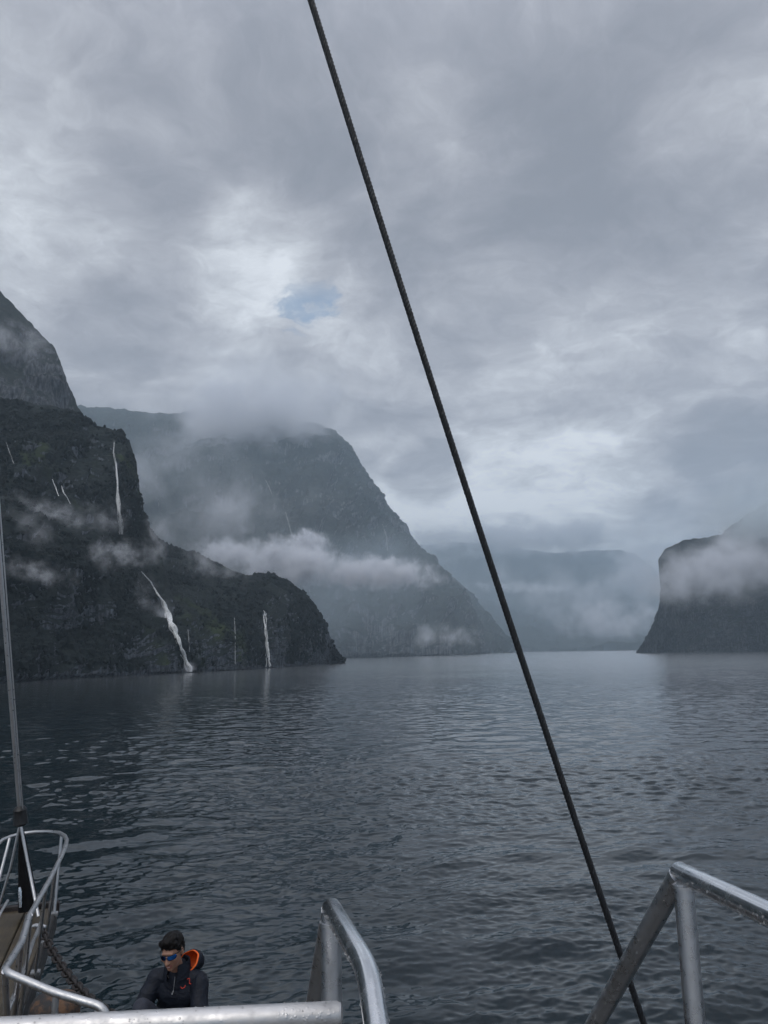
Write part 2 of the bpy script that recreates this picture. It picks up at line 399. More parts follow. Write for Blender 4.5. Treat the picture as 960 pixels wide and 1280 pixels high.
rightC, G_R = mountain('cliff', 'dark sheer headland on the right with cloud lying across it',
    [(796, 815.6), (810, 815.6), (860, 815.2), (960, 814.4), (1150, 814), (1500, 816), (2100, 826)],
    [(796, 815, 1243), (804, 803, 1254), (812, 789, 1265), (820, 770, 1276), (825, 752, 1281), (826, 735, 1287), (824, 716, 1292), (823, 698, 1298), (829, 690, 1300), (832, 684, 1303), (846, 681, 1308), (856, 676, 1314), (885, 671, 1320), (903, 666, 1331), (913, 656, 1340), (930, 647, 1347), (950, 634, 1375), (1000, 610, 1402), (1100, 560, 1430), (1400, 480, 1320), (2100, 380, 1045)],
    420, 260, rock_mat('dark forest headland', veg=(.010, .014, .014), veg2=(.018, .024, .022), rock=(.07, .074, .082), sc=.5, bare=.46), prof=1.8, amp=(26, 11, 3.2), size=85, seed=61, back=500, crest_noise=.9, slant=-.3, led_w=.25)

# ------------------------------------------------------------------ bushes on the near slopes
def forest(name, label, G, count, smin, smax, seed, colr):
    rs = np.random.default_rng(seed)
    nu, nv = G.shape[:2]
    A = G[:-1, 1:-6]; 
    du = G[1:, 1:-6]-A; dv = G[:-1, 2:-5]-A
    N = np.cross(du, dv); ar = np.linalg.norm(N, axis=-1); N = N/(ar[..., None]+1e-9); N = np.where(N[..., 2:3] < 0, -N, N)
    pos = A.reshape(-1, 3); N = N.reshape(-1, 3); ar = ar.reshape(-1)
    clump = fbm(pos/22.0, 3, seed)
    wgt = ar*np.clip(N[:, 2]*2.0+.15, .02, 1.2)*np.clip(clump*4+.6, .02, 2)
    front = (pos[:, 0] > -pos[:, 1]*0.62)
    wgt = wgt*front*(pos[:, 2] > 2.2); wgt /= wgt.sum()
    idx = rs.choice(len(pos), count, p=wgt)
    base = bmesh.new(); bmesh.ops.create_icosphere(base, subdivisions=1, radius=1)
    bv = np.array([v_.co[:] for v_ in base.verts]); bf = np.array([[v_.index for v_ in f_.verts] for f_ in base.faces]); base.free()
    s = rs.uniform(smin, smax, (count, 1, 1))*np.exp(rs.normal(0, .25, (count, 1, 1)))
    jit = rs.uniform(.55, 1.35, (count, len(bv), 1))
    stretch = np.concatenate([rs.uniform(.8, 1.2, (count, 1, 2)), rs.uniform(.9, 1.5, (count, 1, 1))], -1)
    co = pos[idx][:, None] + N[idx][:, None]*s*.2 + bv[None]*jit*s*stretch
    fc = bf[None] + (np.arange(count)*len(bv))[:, None, None]
    me = np_mesh(name, co.reshape(-1, 3), fc.reshape(-1, 3))
    me.polygons.foreach_set('use_smooth', np.zeros(len(me.polygons), bool))
    m_, t, b = mat(name+' leaves')
    g = t.new('ShaderNodeNewGeometry').outputs['Position']
    c = t.mix(t.mr(t.noise(g, .30, 3), .35, .65), tuple(x*.8 for x in colr), tuple(x*1.15 for x in colr))
    pa = t.mr(t.noise(t.mapping(g, rot=(0, R(-38), 0), scale=(1, 1, .35)), 0.022, 4, .55), .58, .70, 0, .35, smooth=True)
    t.put(b.inputs['Base Color'], t.mix(pa, c, (0.06, 0.085, 0.022)))
    b.inputs['Roughness'].default_value = .8; b.inputs['Specular IOR Level'].default_value = .2
    bp = t.new('ShaderNodeBump'); bp.inputs['Strength'].default_value = 1; bp.inputs['Distance'].default_value = .5
    t.l.new(t.noise(g, 1.6, 4, .7), bp.inputs['Height']); t.l.new(bp.outputs[0], b.inputs['Normal'])
    o = link(name, me, m_); tag(o, label=label, kind='stuff')
forest('rainforest', 'dense dark bush clinging to the near left cliff', G_B, 20000, .45, 1.15, 5, (.008, .013, .014))
forest('rainforest', 'dense dark bush covering the low headland', G_C, 14000, .55, 1.35, 6, (.008, .013, .014))

# ------------------------------------------------------------------ waterfalls
M_fall, t_, b_ = mat('falling white water')
g_ = t_.new('ShaderNodeNewGeometry').outputs['Position']
st_ = t_.noise(t_.mapping(g_, scale=(4.0, 4.0, .16)), .9, 6, .6)
t_.put(b_.inputs['Base Color'], (0.93, 0.95, 0.97)); b_.inputs['Roughness'].default_value = .6
t_.put(b_.inputs['Alpha'], t_.math('MULTIPLY', t_.mr(st_, .36, .56, .22, 1.0), t_.mr(t_.noise(g_, .16, 4, .6), .34, .54, .6, 1.0)))
M_fall_soft = M_fall.copy(); NTs = NT(M_fall_soft.node_tree)
for nd in NTs.n:
    if nd.type == 'MAP_RANGE': nd.inputs[3].default_value *= .6; nd.inputs[4].default_value *= .70

def on_face(px, py, tree, off):
    v_ = ray(px, py); hit = tree.ray_cast(CAM, v_)
    if hit[0] is None: return None
    return hit[0] - v_*off
def waterfall(label, tree, path, strands=3, off=1.0, soft=False, group=None, seed=0):
    """path: (px, py, width px). Loose strands of water lying on the rock face or falling clear of it."""
    rs = random.Random(seed)
    pts = []
    for x, y, wd in interp_path(path, max(8, int(len(path)*7))):
        q = on_face(x, y, tree, 0)
        if q: pts.append((x, y, wd, q))
    dmin = [q[3].length for q in pts]
    ys = [q[3].y for q in pts]; mn = [min(ys[max(0, i-3):i+4]) for i in range(len(ys))]
    dep_s = [sum(mn[max(0, i-4):i+5])/len(mn[max(0, i-4):i+5]) for i in range(len(mn))]
    bm = bmesh.new()
    for s_ in range(strands):
        t0_ = 0 if s_ < 2 else rs.uniform(0, .6); t1_ = 1 if s_ < 2 else min(1, t0_+rs.uniform(.25, .6))
        sh = rs.uniform(-.42, .42) if strands > 1 else 0; wf = rs.uniform(.10, .34) if strands > 1 else 1
        ph = rs.uniform(0, 9)
        prev = None
        for k_, (x, y, wd, q) in enumerate(pts):
            tt_ = k_/max(1, len(pts)-1)
            if tt_ < t0_ or tt_ > t1_: continue
            # smoothed depth so that the water does not dive into gullies
            d_ = dep_s[k_] - off - s_*0.12
            cx = x + wd*sh*(1+.35*math.sin(k_*.6+ph)); hw = wd*wf*.5*(.9+.15*math.sin(k_*1.1+ph*2))
            hw = max(hw, .28)
            c = P(cx, y, d_); l_ = P(cx-hw, y, d_+hw*.002*d_); r_ = P(cx+hw, y, d_+hw*.002*d_)
            f_ = P(cx, y, d_-hw*.0022*d_)
            row = [bm.verts.new(v_) for v_ in (l_, f_, r_)]
            if prev:
                bm.faces.new((prev[0], prev[1], row[1], row[0])); bm.faces.new((prev[1], prev[2], row[2], row[1]))
            prev = row
    me = bpy.data.meshes.new('waterfall'); bm.to_mesh(me); bm.free()
    o = link('waterfall', me, M_fall_soft if soft else M_fall, smooth=True)
    tag(o, label, 'waterfall', group)
    return o
tB = BVHS['dark forested cliff with a flat shelf and three waterfalls, nearest on the left'][0]
tC = BVHS['low dark forested headland with a single thin waterfall dropping to the water'][0]
tL = BVHS['huge rounded mountain with its top in cloud, hazy blue behind the headland'][0]
class Multi:                                        # nearest hit of several faces
    def __init__(s, *tr): s.tr = tr
    def ray_cast(s, o, d):
        hs = [h for h in (t.ray_cast(o, d) for t in s.tr) if h[0] is not None]
        return min(hs, key=lambda h: h[3]) if hs else (None,)*4
tBC = Multi(tB, tC)
waterfall('long white cascade zigzagging down the gully between cliff and headland', tBC,
    [(174, 712, 1.2), (179, 717, 1.8), (188, 727, 2.0), (195, 740, 2.6), (203, 751, 4), (208, 763, 7), (212, 777, 8), (217, 787, 9), (219, 792, 7), (223, 803, 6), (227, 815, 6.5), (232, 826, 6), (237, 839.5, 9)], 22, 2.4, seed=2)
waterfall('tall thin veil of water falling from the high shelf of the left cliff', tB,
    [(143, 551, 1.8), (142, 565, 3), (145, 580, 4), (147, 600, 4), (147, 625, 5), (149, 645, 6), (151, 668, 8)], 12, 2.6, soft=True, seed=3)
waterfall('straight white waterfall dropping off the headland into the water', tC,
    [(330, 763, 2), (332, 766, 4.5), (331, 770, 4), (332, 785, 3), (333, 800, 4), (334, 815, 5.5), (335, 834, 8)], 10, 2.4, seed=4)
waterfall('short slanting white streak high on the left cliff, left of a pair', tB, [(65, 599, 1.5), (68, 607, 2.5), (73, 620, 1.2)], 2, 2.2, seed=5)
waterfall('short crooked white streak high on the left cliff, right of a pair', tB, [(77, 607, 1.0), (79, 615, 2.2), (84, 622, 1.4), (88, 630, 1)], 2, 2.2, seed=6)
waterfall('thin white thread near the picture edge high on the left cliff', tB, [(8, 553, 1.2), (13, 567, 1.8), (19, 583, 1.4)], 2, 2.2, soft=True, seed=7)
waterfall('short faint trickle low on the left cliff above the water', tB, [(90, 796, 1), (93, 806, 1.4), (96, 820, 1)], 1, .8, soft=True, seed=8)
waterfall('small faint thread beside the foot of the long cascade', tBC, [(235, 787, 1), (236, 800, 1.2), (237, 815, 1)], 1, .8, soft=True, seed=9)
waterfall('faint vertical trickle on the headland wall left of the straight waterfall', tC, [(293, 772, .8), (294, 795, 1.2), (294, 830, 1)], 1, .8, soft=True, seed=10)
waterfall('hair thin waterfall high on the huge mountain, just above its cloud band', tL, [(357, 640, .8), (361, 655, 1), (366, 672, 1)], 1, 6, soft=True, seed=11)
waterfall('hair thin waterfall on the right shoulder of the huge mountain', tL, [(478, 655, .8), (483, 670, 1.1), (485, 694, 1)], 1, 6, soft=True, seed=12)
waterfall('pale thread near the cloudy top of the huge mountain', tL, [(332, 600, .8), (336, 608, 1), (340, 618, .8)], 1, 6, soft=True, seed=13)

# ------------------------------------------------------------------ clouds lying on the slopes
def cloud(label, c, d, sx, sy, depth, dens, seed, cover=.5, na=2.3, nsc=2.2, stretch=1.0, tilt=0.0, col=(.93, .95, 1.0), edge=.55):
    """c: centre (px,py), d metres ahead, sx/sy half sizes in px, depth half thickness in m, dens: optical depth through the middle"""
    ctr = P(c[0], c[1], d); hx = sx/F*d; hz = sy/F*d
    bm = bmesh.new(); bmesh.ops.create_icosphere(bm, subdivisions=3, radius=1)
    me = bpy.data.meshes.new('cloud'); bm.to_mesh(me); bm.free()
    o = link('cloud', me); o.location = ctr; o.scale = (hx, depth, hz); o.rotation_euler = (0, tilt, 0)
    m_ = bpy.data.materials.new('cloud mist'); m_.use_nodes = True; t = NT(m_.node_tree); t.n.clear()
    ou = t.new('ShaderNodeOutputMaterial'); pv = t.new('ShaderNodeVolumePrincipled')
    t.l.new(pv.outputs[0], ou.inputs['Volume'])
    oc = t.new('ShaderNodeTexCoord').outputs['Object']
    q = t.mapping(oc, scale=(stretch*max(1, hx/hz), max(.5, depth/hz), 1.0), loc=(seed*3.7, seed*1.3, seed*.9))
    wv = t.vmath('SCALE', t.vmath('SUBTRACT', t.noise(q, nsc*.6, 3, .5, color=True), (.5, .5, .5)), scale=.9)
    lo = t.vmath('SCALE', t.vmath('SUBTRACT', t.noise(q, nsc*.35, 3, .55, color=True), (.5, .5, .5)), scale=1.35)
    r = t.math('MAXIMUM', t.vmath('LENGTH', t.vmath('ADD', oc, lo)), t.mr(t.vmath('LENGTH', oc), .80, 1.0, 0, 1.0))
    nz = t.math('MULTIPLY_ADD', t.noise(t.vmath('ADD', q, wv), nsc*.62, 8, .64), na, .5-na/2)
    fall = t.mr(r, 1.0, .05, 0, 1)
    v_ = t.math('ADD', nz, t.math('MULTIPLY', t.math('SUBTRACT', fall, .5), edge))
    de = t.mr(v_, .92-cover, .92-cover+.75, 0, 1)
    de = t.math('MULTIPLY', de, de)
    de = t.math('MULTIPLY', de, t.mr(r, 1.0, .25, 0, 1, smooth=True))
    t.put(pv.inputs['Density'], t.math('MULTIPLY', de, 4.0*dens/(2*depth)))
    t.put(pv.inputs['Color'], col); pv.inputs['Anisotropy'].default_value = 0.0
    me.materials.append(m_)
    m_.cycles.volume_step_rate = 1.0
    tag(o, label=label, kind='stuff')
    return o
cloud('bright cloud rising behind the crest of the headland, left end of the cloud band', (292, 693), 900, 72, 26, 60, 5.5, 21, cover=.70, na=2.4, nsc=3.0, tilt=R(6))
cloud('brightest middle of the cloud band across the huge mountain', (362, 703), 880, 92, 38, 60, 8.0, 31, cover=.72, na=2.3, nsc=3.2, tilt=R(5))
cloud('small puff standing up out of the cloud band', (385, 680), 930, 42, 22, 30, 5.0, 33, cover=.68, na=2.5, nsc=2.6)
cloud('thin trailing end of the cloud band by the mountain shoulder', (470, 716), 900, 112, 27, 60, 7.0, 35, cover=.72, na=2.3, nsc=3.0, tilt=R(2))
cloud('soft grey mist filling the hollow above the cloud band', (290, 650), 1180, 175, 75, 130, .8, 3, cover=.66, nsc=2.0)
cloud('thick cloud capping the top of the huge mountain', (322, 524), 2430, 178, 88, 430, 9.0, 4, cover=.72, nsc=2.0)
cloud('thin cloud drifting over the upper left of the huge mountain', (235, 590), 1750, 170, 90, 200, .9, 5, cover=.66, nsc=2.0)
cloud('small mist patch over the foot of the huge mountain', (545, 794), 1270, 90, 22, 60, 1.1, 6, cover=.68)
cloud('mist wisp in front of the middle of the left cliff', (112, 697), 315, 70, 30, 16, .75, 7, cover=.6, nsc=2.2, tilt=R(14))
cloud('mist drifting at the picture edge over the left cliff', (10, 665), 290, 90, 60, 18, .9, 8, cover=.6, nsc=2.2, tilt=R(25))
cloud('faint mist under the thin veil waterfall', (125, 645), 330, 80, 34, 14, .4, 9, cover=.58, nsc=2.4)
cloud('mist puff at the right end of the high cliff', (196, 672), 372, 30, 44, 12, .9, 10, cover=.6, nsc=2.2)
cloud('mist trailing over the ridge of the headland', (262, 712), 470, 80, 36, 22, .9, 11, cover=.6, nsc=2.2, tilt=R(15))
cloud('mist hanging beside the long cascade', (185, 745), 345, 55, 40, 12, .5, 12, cover=.58, nsc=2.2)
cloud('mist wisp across the bare rock peak', (30, 425), 560, 90, 40, 40, .6, 13, cover=.6, nsc=2.2)
cloud('low cloud lying across the right headland', (905, 712), 1080, 125, 62, 90, 3.0, 14, cover=.70, nsc=2.2, tilt=R(-8))
cloud('cloud hiding the upper slopes of the right headland', (965, 640), 1230, 140, 72, 190, 3.2, 15, cover=.78, na=1.9, col=(.88, .95, 1.0), nsc=2.0, tilt=R(-12))
cloud('low cloud in the gap beside the right headland', (765, 775), 3300, 110, 34, 200, 2.6, 16, cover=.72, nsc=2.6)
cloud('thin streak of cloud across the distant range', (655, 734), 4600, 100, 13, 180, 2.4, 17, cover=.66, nsc=2.2, tilt=R(2))
cloud('cloud along the top of the distant range', (660, 672), 6200, 220, 34, 400, 5, 18, cover=.74, na=1.8, nsc=2.2)
cloud('pale cloud between mountain shoulder and distant range', (560, 690), 4200, 45, 30, 200, 1.6, 19, cover=.5, nsc=2.2)
cloud('wide soft mist low over the distant water', (700, 745), 4300, 170, 60, 260, 1.6, 20, cover=.68, nsc=2.0)



# ================================================================== the boat
def fillet(pts, rad, seg=6):
    out_ = [Vector(pts[0])]
    for a, b, c in zip(pts[:-2], pts[1:-1], pts[2:]):
        a, b, c = Vector(a), Vector(b), Vector(c)
        r_ = min(rad, (a-b).length*.45, (c-b).length*.45)
        p0 = b+(a-b).normalized()*r_; p1 = b+(c-b).normalized()*r_
        for k in range(seg+1):
            t = k/seg; out_.append(p0*(1-t)**2 + b*2*t*(1-t) + p1*t*t)
    out_.append(Vector(pts[-1])); return out_
def tube_bm(bm, pts, rad, seg=14, cap=True, round_cap=False):
    pts = [Vector(p) for p in pts]; n_ = len(pts)
    rads = rad if hasattr(rad, '__len__') else [rad]*n_
    if round_cap:
        d0 = (pts[0]-pts[1]).normalized(); d1 = (pts[-1]-pts[-2]).normalized()
        a = [pts[0]+d0*rads[0]*s_ for s_ in (.55, .38)]; b = [pts[-1]+d1*rads[-1]*s_ for s_ in (.38, .55)]
        rads = [rads[0]*.45, rads[0]*.85]+list(rads)+[rads[-1]*.85, rads[-1]*.45]; pts = a+pts+b; n_ += 4
    T0 = (pts[1]-pts[0]).normalized(); U = T0.orthogonal().normalized(); rings = []
    for i, p in enumerate(pts):
        T_ = (pts[min(i+1, n_-1)]-pts[max(i-1, 0)]).normalized()
        U = (U - T_*U.dot(T_)).normalized(); V_ = T_.cross(U)
        rings.append([bm.verts.new(p+(U*math.cos(a)+V_*math.sin(a))*rads[i]) for a in (2*math.pi*k/seg for k in range(seg))])
    for r0_, r1_ in zip(rings[:-1], rings[1:]):
        for k in range(seg): bm.faces.new((r0_[k], r0_[(k+1) % seg], r1_[(k+1) % seg], r1_[k]))
    if cap: bm.faces.new(rings[0][::-1]); bm.faces.new(rings[-1])
def bm_obj(name, bm, m, parent=None, smooth=True, origin=None):
    bmesh.ops.recalc_face_normals(bm, faces=bm.faces)
    me = bpy.data.meshes.new(name); bm.to_mesh(me); bm.free()
    o = link(name, me, m, parent, smooth)
    if smooth: me.set_sharp_from_angle(angle=R(40))
    if parent is not None: o.matrix_parent_inverse = parent.matrix_basis.inverted()
    return o
def tube(name, pts, rad, m, parent=None, seg=14, fil=0, **k):
    bm = bmesh.new(); tube_bm(bm, fillet(pts, fil) if fil else pts, rad, seg, **k); return bm_obj(name, bm, m, parent)
def box_bm(bm, c, half, rot=None, bev=.006):
    g = bmesh.ops.create_cube(bm, size=2); M_ = Matrix.Diagonal((*half, 1))
    if rot is not None: M_ = rot.to_4x4() @ M_
    M_ = Matrix.Translation(c) @ M_
    bmesh.ops.transform(bm, matrix=M_, verts=g['verts'])
    if bev:
        es = list({e for v_ in g['verts'] for e in v_.link_edges}); bmesh.ops.bevel(bm, geom=es, offset=bev, segments=2, affect='EDGES', clamp_overlap=True)
def yaw(a): return Matrix.Rotation(a, 3, 'Z')

def metal_mat(name, col=(.50, .51, .52), rough=.22, wet=.6, scr=1.0):
    m, t, b = mat(name)
    oc = t.new('ShaderNodeTexCoord').outputs['Object']
    n1 = t.noise(oc, 9, 6, .6); n2 = t.noise(t.mapping(oc, scale=(1, 1, 1)), 240, 3, .6)
    t.put(b.inputs['Base Color'], t.mix(t.mr(n1, .3, .7), tuple(c*.88 for c in col), col))
    b.inputs['Metallic'].default_value = 1
    t.put(b.inputs['Roughness'], t.mr(t.noise(oc, 30, 5, .7), .3, .7, rough*.6, rough*1.7))
    vo = t.new('ShaderNodeTexVoronoi', _feature='F1'); vo.inputs['Scale'].default_value = 170
    t.l.new(oc, vo.inputs['Vector'])
    drops = t.math('MULTIPLY', t.mr(vo.outputs['Distance'], .45, .1, 0, 1, smooth=True), t.mr(t.noise(oc, 22, 3), .48, .6, 0, 1))
    bp = t.new('ShaderNodeBump'); bp.inputs['Strength'].default_value = wet; bp.inputs['Distance'].default_value = .0008
    t.l.new(t.math('ADD', drops, t.math('MULTIPLY', n2, .12*scr)), bp.inputs['Height']); t.l.new(bp.outputs[0], b.inputs['Normal'])
    return m
M_steel = metal_mat('wet stainless steel', (.90, .91, .93), .20, .10, .3)
M_post = metal_mat('darker steel post', (.60, .61, .63), .28, .10, .3)  # darker, slightly rougher steel for the posts and stair rails
M_galv = metal_mat('dull galvanised steel', (.58, .58, .59), .34, .2)
M_alu = metal_mat('matt wet aluminium', (.66, .645, .64), .42, .5)
M_black = simple('black plastic coating', (.010, .011, .013), .45, var=.3)
M_iron = simple('dark iron', (.035, .030, .030), .6, .3, bump=.002, bscale=80, var=.5)
M_canvas = simple('black canvas', (.006, .006, .007), .9, spec=.15, bump=.004, bscale=40)
M_hull = simple('dark hull paint', (.022, .024, .030), .4, bump=.002, bscale=5)
def wood_mat(name, c1, c2):
    m, t, b = mat(name)
    oc = t.new('ShaderNodeTexCoord').outputs['Object']
    g = t.noise(t.mapping(oc, scale=(22, 1.3, 22)), 3, 8, .7, 1.0)
    st = t.mr(t.noise(oc, 2.4, 6, .65), .35, .62)
    c = t.mix(t.mr(g, .3, .7), c1, c2); c = t.mix(t.math('MULTIPLY', st, .55), c, (.012, .012, .011))
    t.put(b.inputs['Base Color'], c); b.inputs['Roughness'].default_value = .45
    bp = t.new('ShaderNodeBump'); bp.inputs['Strength'].default_value = .8; bp.inputs['Distance'].default_value = .003
    t.l.new(g, bp.inputs['Height']); t.l.new(bp.outputs[0], b.inputs['Normal'])
    return m
M_plank = wood_mat('weathered wet plank', (.045, .032, .018), (.115, .088, .050))
M_deck = wood_mat('wet deck timber', (.045, .043, .040), (.085, .082, .076))
# rust
M_rust, t_, b_ = mat('rusty cast iron')
oc_ = t_.new('ShaderNodeTexCoord').outputs['Object']
f1 = t_.mr(t_.noise(oc_, 9, 8, .7), .47, .60, 0, 1)
t_.put(b_.inputs['Base Color'], t_.mix(f1, (.028, .027, .028), t_.mix(t_.noise(oc_, 30, 5), (.06, .026, .012), (.20, .11, .06))))
b_.inputs['Roughness'].default_value = .8
bp_ = t_.new('ShaderNodeBump'); bp_.inputs['Distance'].default_value = .006; t_.l.new(t_.noise(oc_, 40, 6, .7), bp_.inputs['Height']); t_.l.new(bp_.outputs[0], b_.inputs['Normal'])

AX = Vector((-.31, .951, 0)).normalized(); NX = Vector((AX.y, -AX.x, 0)); STEM = Vector((-3.08, 6.4, 0))
DECK = H-3.15
def bpt(s_, l_, z_): return STEM - AX*s_ + NX*l_ + Vector((0, 0, z_))
def half_beam(s_): return 3.1*(max(s_, 0)/7)**.30 if s_ < 7 else 3.1

# ---- hull with bulwark and planked foredeck
hull = empty('boat_hull', bpt(3, 0, 0)); tag(hull, 'dark hull of the sailing boat with a timber foredeck under the rails', 'boat')
bpy.context.view_layer.update()
bm = bmesh.new(); st = [0, .05, .15, .35, .7, 1.2, 2, 3, 4.5, 6, 8, 11, 14]
rows_ = []
for s_ in st:
    hb = half_beam(s_); row = []
    for sd in (-1, 1):
        sec = [(1.0, DECK+.10), (1.0, DECK+.0), (.97, DECK-.9), (.88, 2.2), (.74, .7), (.55, -.6)]
        if sd < 0: sec = sec[::-1]
        row += [bm.verts.new(bpt(s_ + (1-fr)*.9 if s_ < 1 else s_, sd*hb*fr, z_)) for fr, z_ in sec]
    rows_.append(row)
for a, b in zip(rows_[:-1], rows_[1:]):
    for k in list(range(5))+list(range(6, 11)): bm.faces.new((a[k], a[k+1], b[k+1], b[k]))
bm.faces.new(rows_[-1])
o = bm_obj('hull_side', bm, M_hull, hull)
for i in range(-22, 23):
    l_ = i*.14
    s0 = 7*(abs(l_)/3.1)**(1/.30)+.12 if abs(l_) < 3.1 else 99
    if s0 > 9: continue
    bm = bmesh.new(); L_ = (13.9-s0)/2
    box_bm(bm, Vector((0, 0, 0)), (.066, L_, .02), None, .003)
    o = bm_obj('plank', bm, M_deck, hull, False); ctr = bpt(s0+L_, l_, DECK-.02)
    o.matrix_parent_inverse = Matrix(); o.location = ctr-hull.location; o.rotation_euler = (0, 0, math.atan2(-AX.x, AX.y))
bm = bmesh.new()
for sd in (-1, 1): tube_bm(bm, [bpt(s_, sd*half_beam(s_)*.99, DECK+.11) for s_ in st], .035, 8)
bm_obj('rail_cap', bm, M_deck, hull)

# ---- upper deck that carries the camera and the hand rails
ud = empty('upper_deck', (0, 0, H-1.52)); tag(ud, 'pale upper deck behind the hand rails', kind='structure')
bm = bmesh.new(); box_bm(bm, Vector((0, -2.4, H-1.58)), (3.0, 3.4, .05), None, .01); bm_obj('deck_floor', bm, simple('grey deck paint', (.20, .21, .22), .5, bump=.002, bscale=90), ud)
bm = bmesh.new(); box_bm(bm, Vector((0, -2.4, (H-1.64+DECK)/2)), (2.8, 3.2, (H-1.64-DECK)/2-.003), None, .01); bm_obj('cabin_wall', bm, simple('white cabin paint', (.7, .7, .68), .4), ud)

# ---- bowsprit
bs = empty('bowsprit', P(10, 1280, 6.05)); tag(bs, 'weathered timber bowsprit walkway inside the pulpit rail, pointing out over the water', 'bowsprit')
bpy.context.view_layer.update()
zt = H-2.85
_v = ray(31, 1140); tip = CAM + _v*(2.85/-_v.z); root_ = tip - AX*4.9
ang_ = math.atan2(-AX.x, AX.y)
def sprit(s_, l_, z_=0): return tip - AX*s_ + NX*l_ + Vector((0, 0, z_))
for l_, hw, s0 in ((-.135, .142, 0), (.155, .135, .05)):
    for k_, (a_, b_2) in enumerate(((s0, 4.9),)):
        bm = bmesh.new(); box_bm(bm, Vector((0, 0, 0)), (hw, (b_2-a_)/2, .028), None, .008)
        o = bm_obj('plank', bm, M_plank, bs); o.matrix_parent_inverse = Matrix(); o.location = sprit((a_+b_2)/2, l_)-bs.location; o.rotation_euler = (0, 0, ang_)
bm = bmesh.new()
for l_, w_ in ((.31, .035), (-.31, .035)): box_bm(bm, sprit(2.35, l_, -.10), (w_, 2.35, .12), yaw(ang_), .01)
bm_obj('side_beam', bm, simple('black tarred timber', (.016, .015, .015), .6, bump=.004, bscale=20), bs)
bm = bmesh.new(); tube_bm(bm, [sprit(-.15, 0, -.22), sprit(2.4, 0, -.27), sprit(5.2, 0, -.32)], [.10, .14, .17], 14, round_cap=True)
bm_obj('spar', bm, M_black, bs)
bm = bmesh.new(); box_bm(bm, sprit(-.02, 0, .0), (.36, .05, .07), yaw(ang_), .01); bm_obj('end_beam', bm, M_iron, bs)

# ---- pulpit rail round the bowsprit
pu = empty('pulpit_rail', P(35, 1150, 6.6)); tag(pu, 'galvanised tube pulpit rail looping round the bowsprit tip at lower left', 'rail')
bpy.context.view_layer.update()
top = [P(-70, 1230, 6.0), P(-45, 1150, 7.0), P(-22, 1085, 8.3), P(-8, 1060, 8.9), P(3, 1050, 9.2), P(14, 1045.5, 9.4), P(28, 1042, 9.5), P(44, 1040, 9.5), P(60, 1039.5, 9.4), P(74, 1041, 9.2), P(81, 1045, 8.9), P(83.5, 1050, 8.6), P(82, 1058, 8.2), P(77, 1070, 7.8), P(62, 1100, 7.0), P(48, 1125, 6.45), P(36, 1146, 6.0)]
tube('top_rail', top, .021, M_galv, pu, 12)
tube('top_rail', fillet([P(36, 1146, 6.0), P(27, 1178, 5.55), P(4.5, 1214, 5.0), P(66, 1240, 4.92), P(130, 1259, 4.86), P(139, 1290, 4.86)], .07), .024, M_galv, pu, 12)
tube('top_rail', [P(-70, 1230, 6.0), P(-110, 1330, 5.0)], .024, M_galv, pu, 12)
def leg(a, b, r_=.017, name='stanchion'): tube(name, [a, b], r_, M_galv, pu, 10)
leg(P(77, 1043, 9.1), sprit(.25, .33)); leg(P(12, 1048, 9.2), sprit(.3, -.33))
leg(P(70, 1083, 7.5), sprit(1.15, .34)); leg(P(57, 1112, 6.75), sprit(1.9, .34), .014)
leg(P(38, 1144, 6.0), sprit(2.9, .35)); leg(P(26, 1180, 5.5), sprit(3.45, .36), .02); leg(P(6, 1214, 5.0), bpt(.75, .25, DECK), .02)
leg(P(-40, 1140, 7.1), sprit(1.8, -.34))
leg(P(70, 1242, 4.92), P(70, 1242, 4.92)-Vector((0, 0, H-2.28-DECK+.15)), .02)
leg(P(123, 1257.5, 4.87), P(123, 1257.5, 4.87)-Vector((0, 0, .8)), .02)
tube('mid_rail', fillet([P(-20, 1185, 7.6), P(0, 1142, 8.1), P(9.5, 1126, 8.4)], .05), .015, M_galv, pu, 10)
tube('mid_rail', fillet([P(52, 1152, 7.8), P(40, 1180, 6.9), P(24, 1230, 5.9), P(8, 1268, 5.4)], .05), .017, M_galv, pu, 10)
for p_ in (sprit(.25, .33), sprit(1.15, .34), sprit(1.9, .34), sprit(2.9, .35)):
    bm = bmesh.new(); box_bm(bm, p_+Vector((0, 0, .015)), (.04, .04, .02), yaw(ang_), .004); bm_obj('foot_plate', bm, M_galv, pu)

# ---- forestay with its furler and struts
fs = empty('furled_forestay', P(28, 1138, 8.9)); tag(fs, 'grey aluminium forestay pole rising from the bowsprit tip at the left edge', 'forestay')
bpy.context.view_layer.update()
b0 = P(24.5, 1012, 8.7); b1 = P(-3.5, 660, 7.9); dv_ = (b1-b0)
tube('pole', [b0, b1, b0+dv_*3.0], .023, M_galv, fs, 12)
c0 = P(28.5, 1012, 8.66); c1 = P(4, 690, 7.92); tube('wire', [c0, c1, c0+(c1-c0)*3.0], .008, M_galv, fs, 8)
bm = bmesh.new(); tube_bm(bm, [P(25, 1008, 8.69), P(25, 1012, 8.69), P(25.4, 1017, 8.7), P(26, 1030, 8.7), P(26.2, 1033, 8.7)], [.05, .072, .068, .078, .04], 14)
bm_obj('collar', bm, M_black, fs)
tube('strut', [P(25, 1030, 8.7), P(13, 1085, 8.7), P(1, 1125, 8.7), P(-8, 1150, 8.7)], .014, M_galv, fs, 10)
tube('strut', [P(25.5, 1030, 8.68), P(34, 1075, 8.66), P(41, 1110, 8.6), P(48, 1146, 8.45)], .017, M_galv, fs, 10)
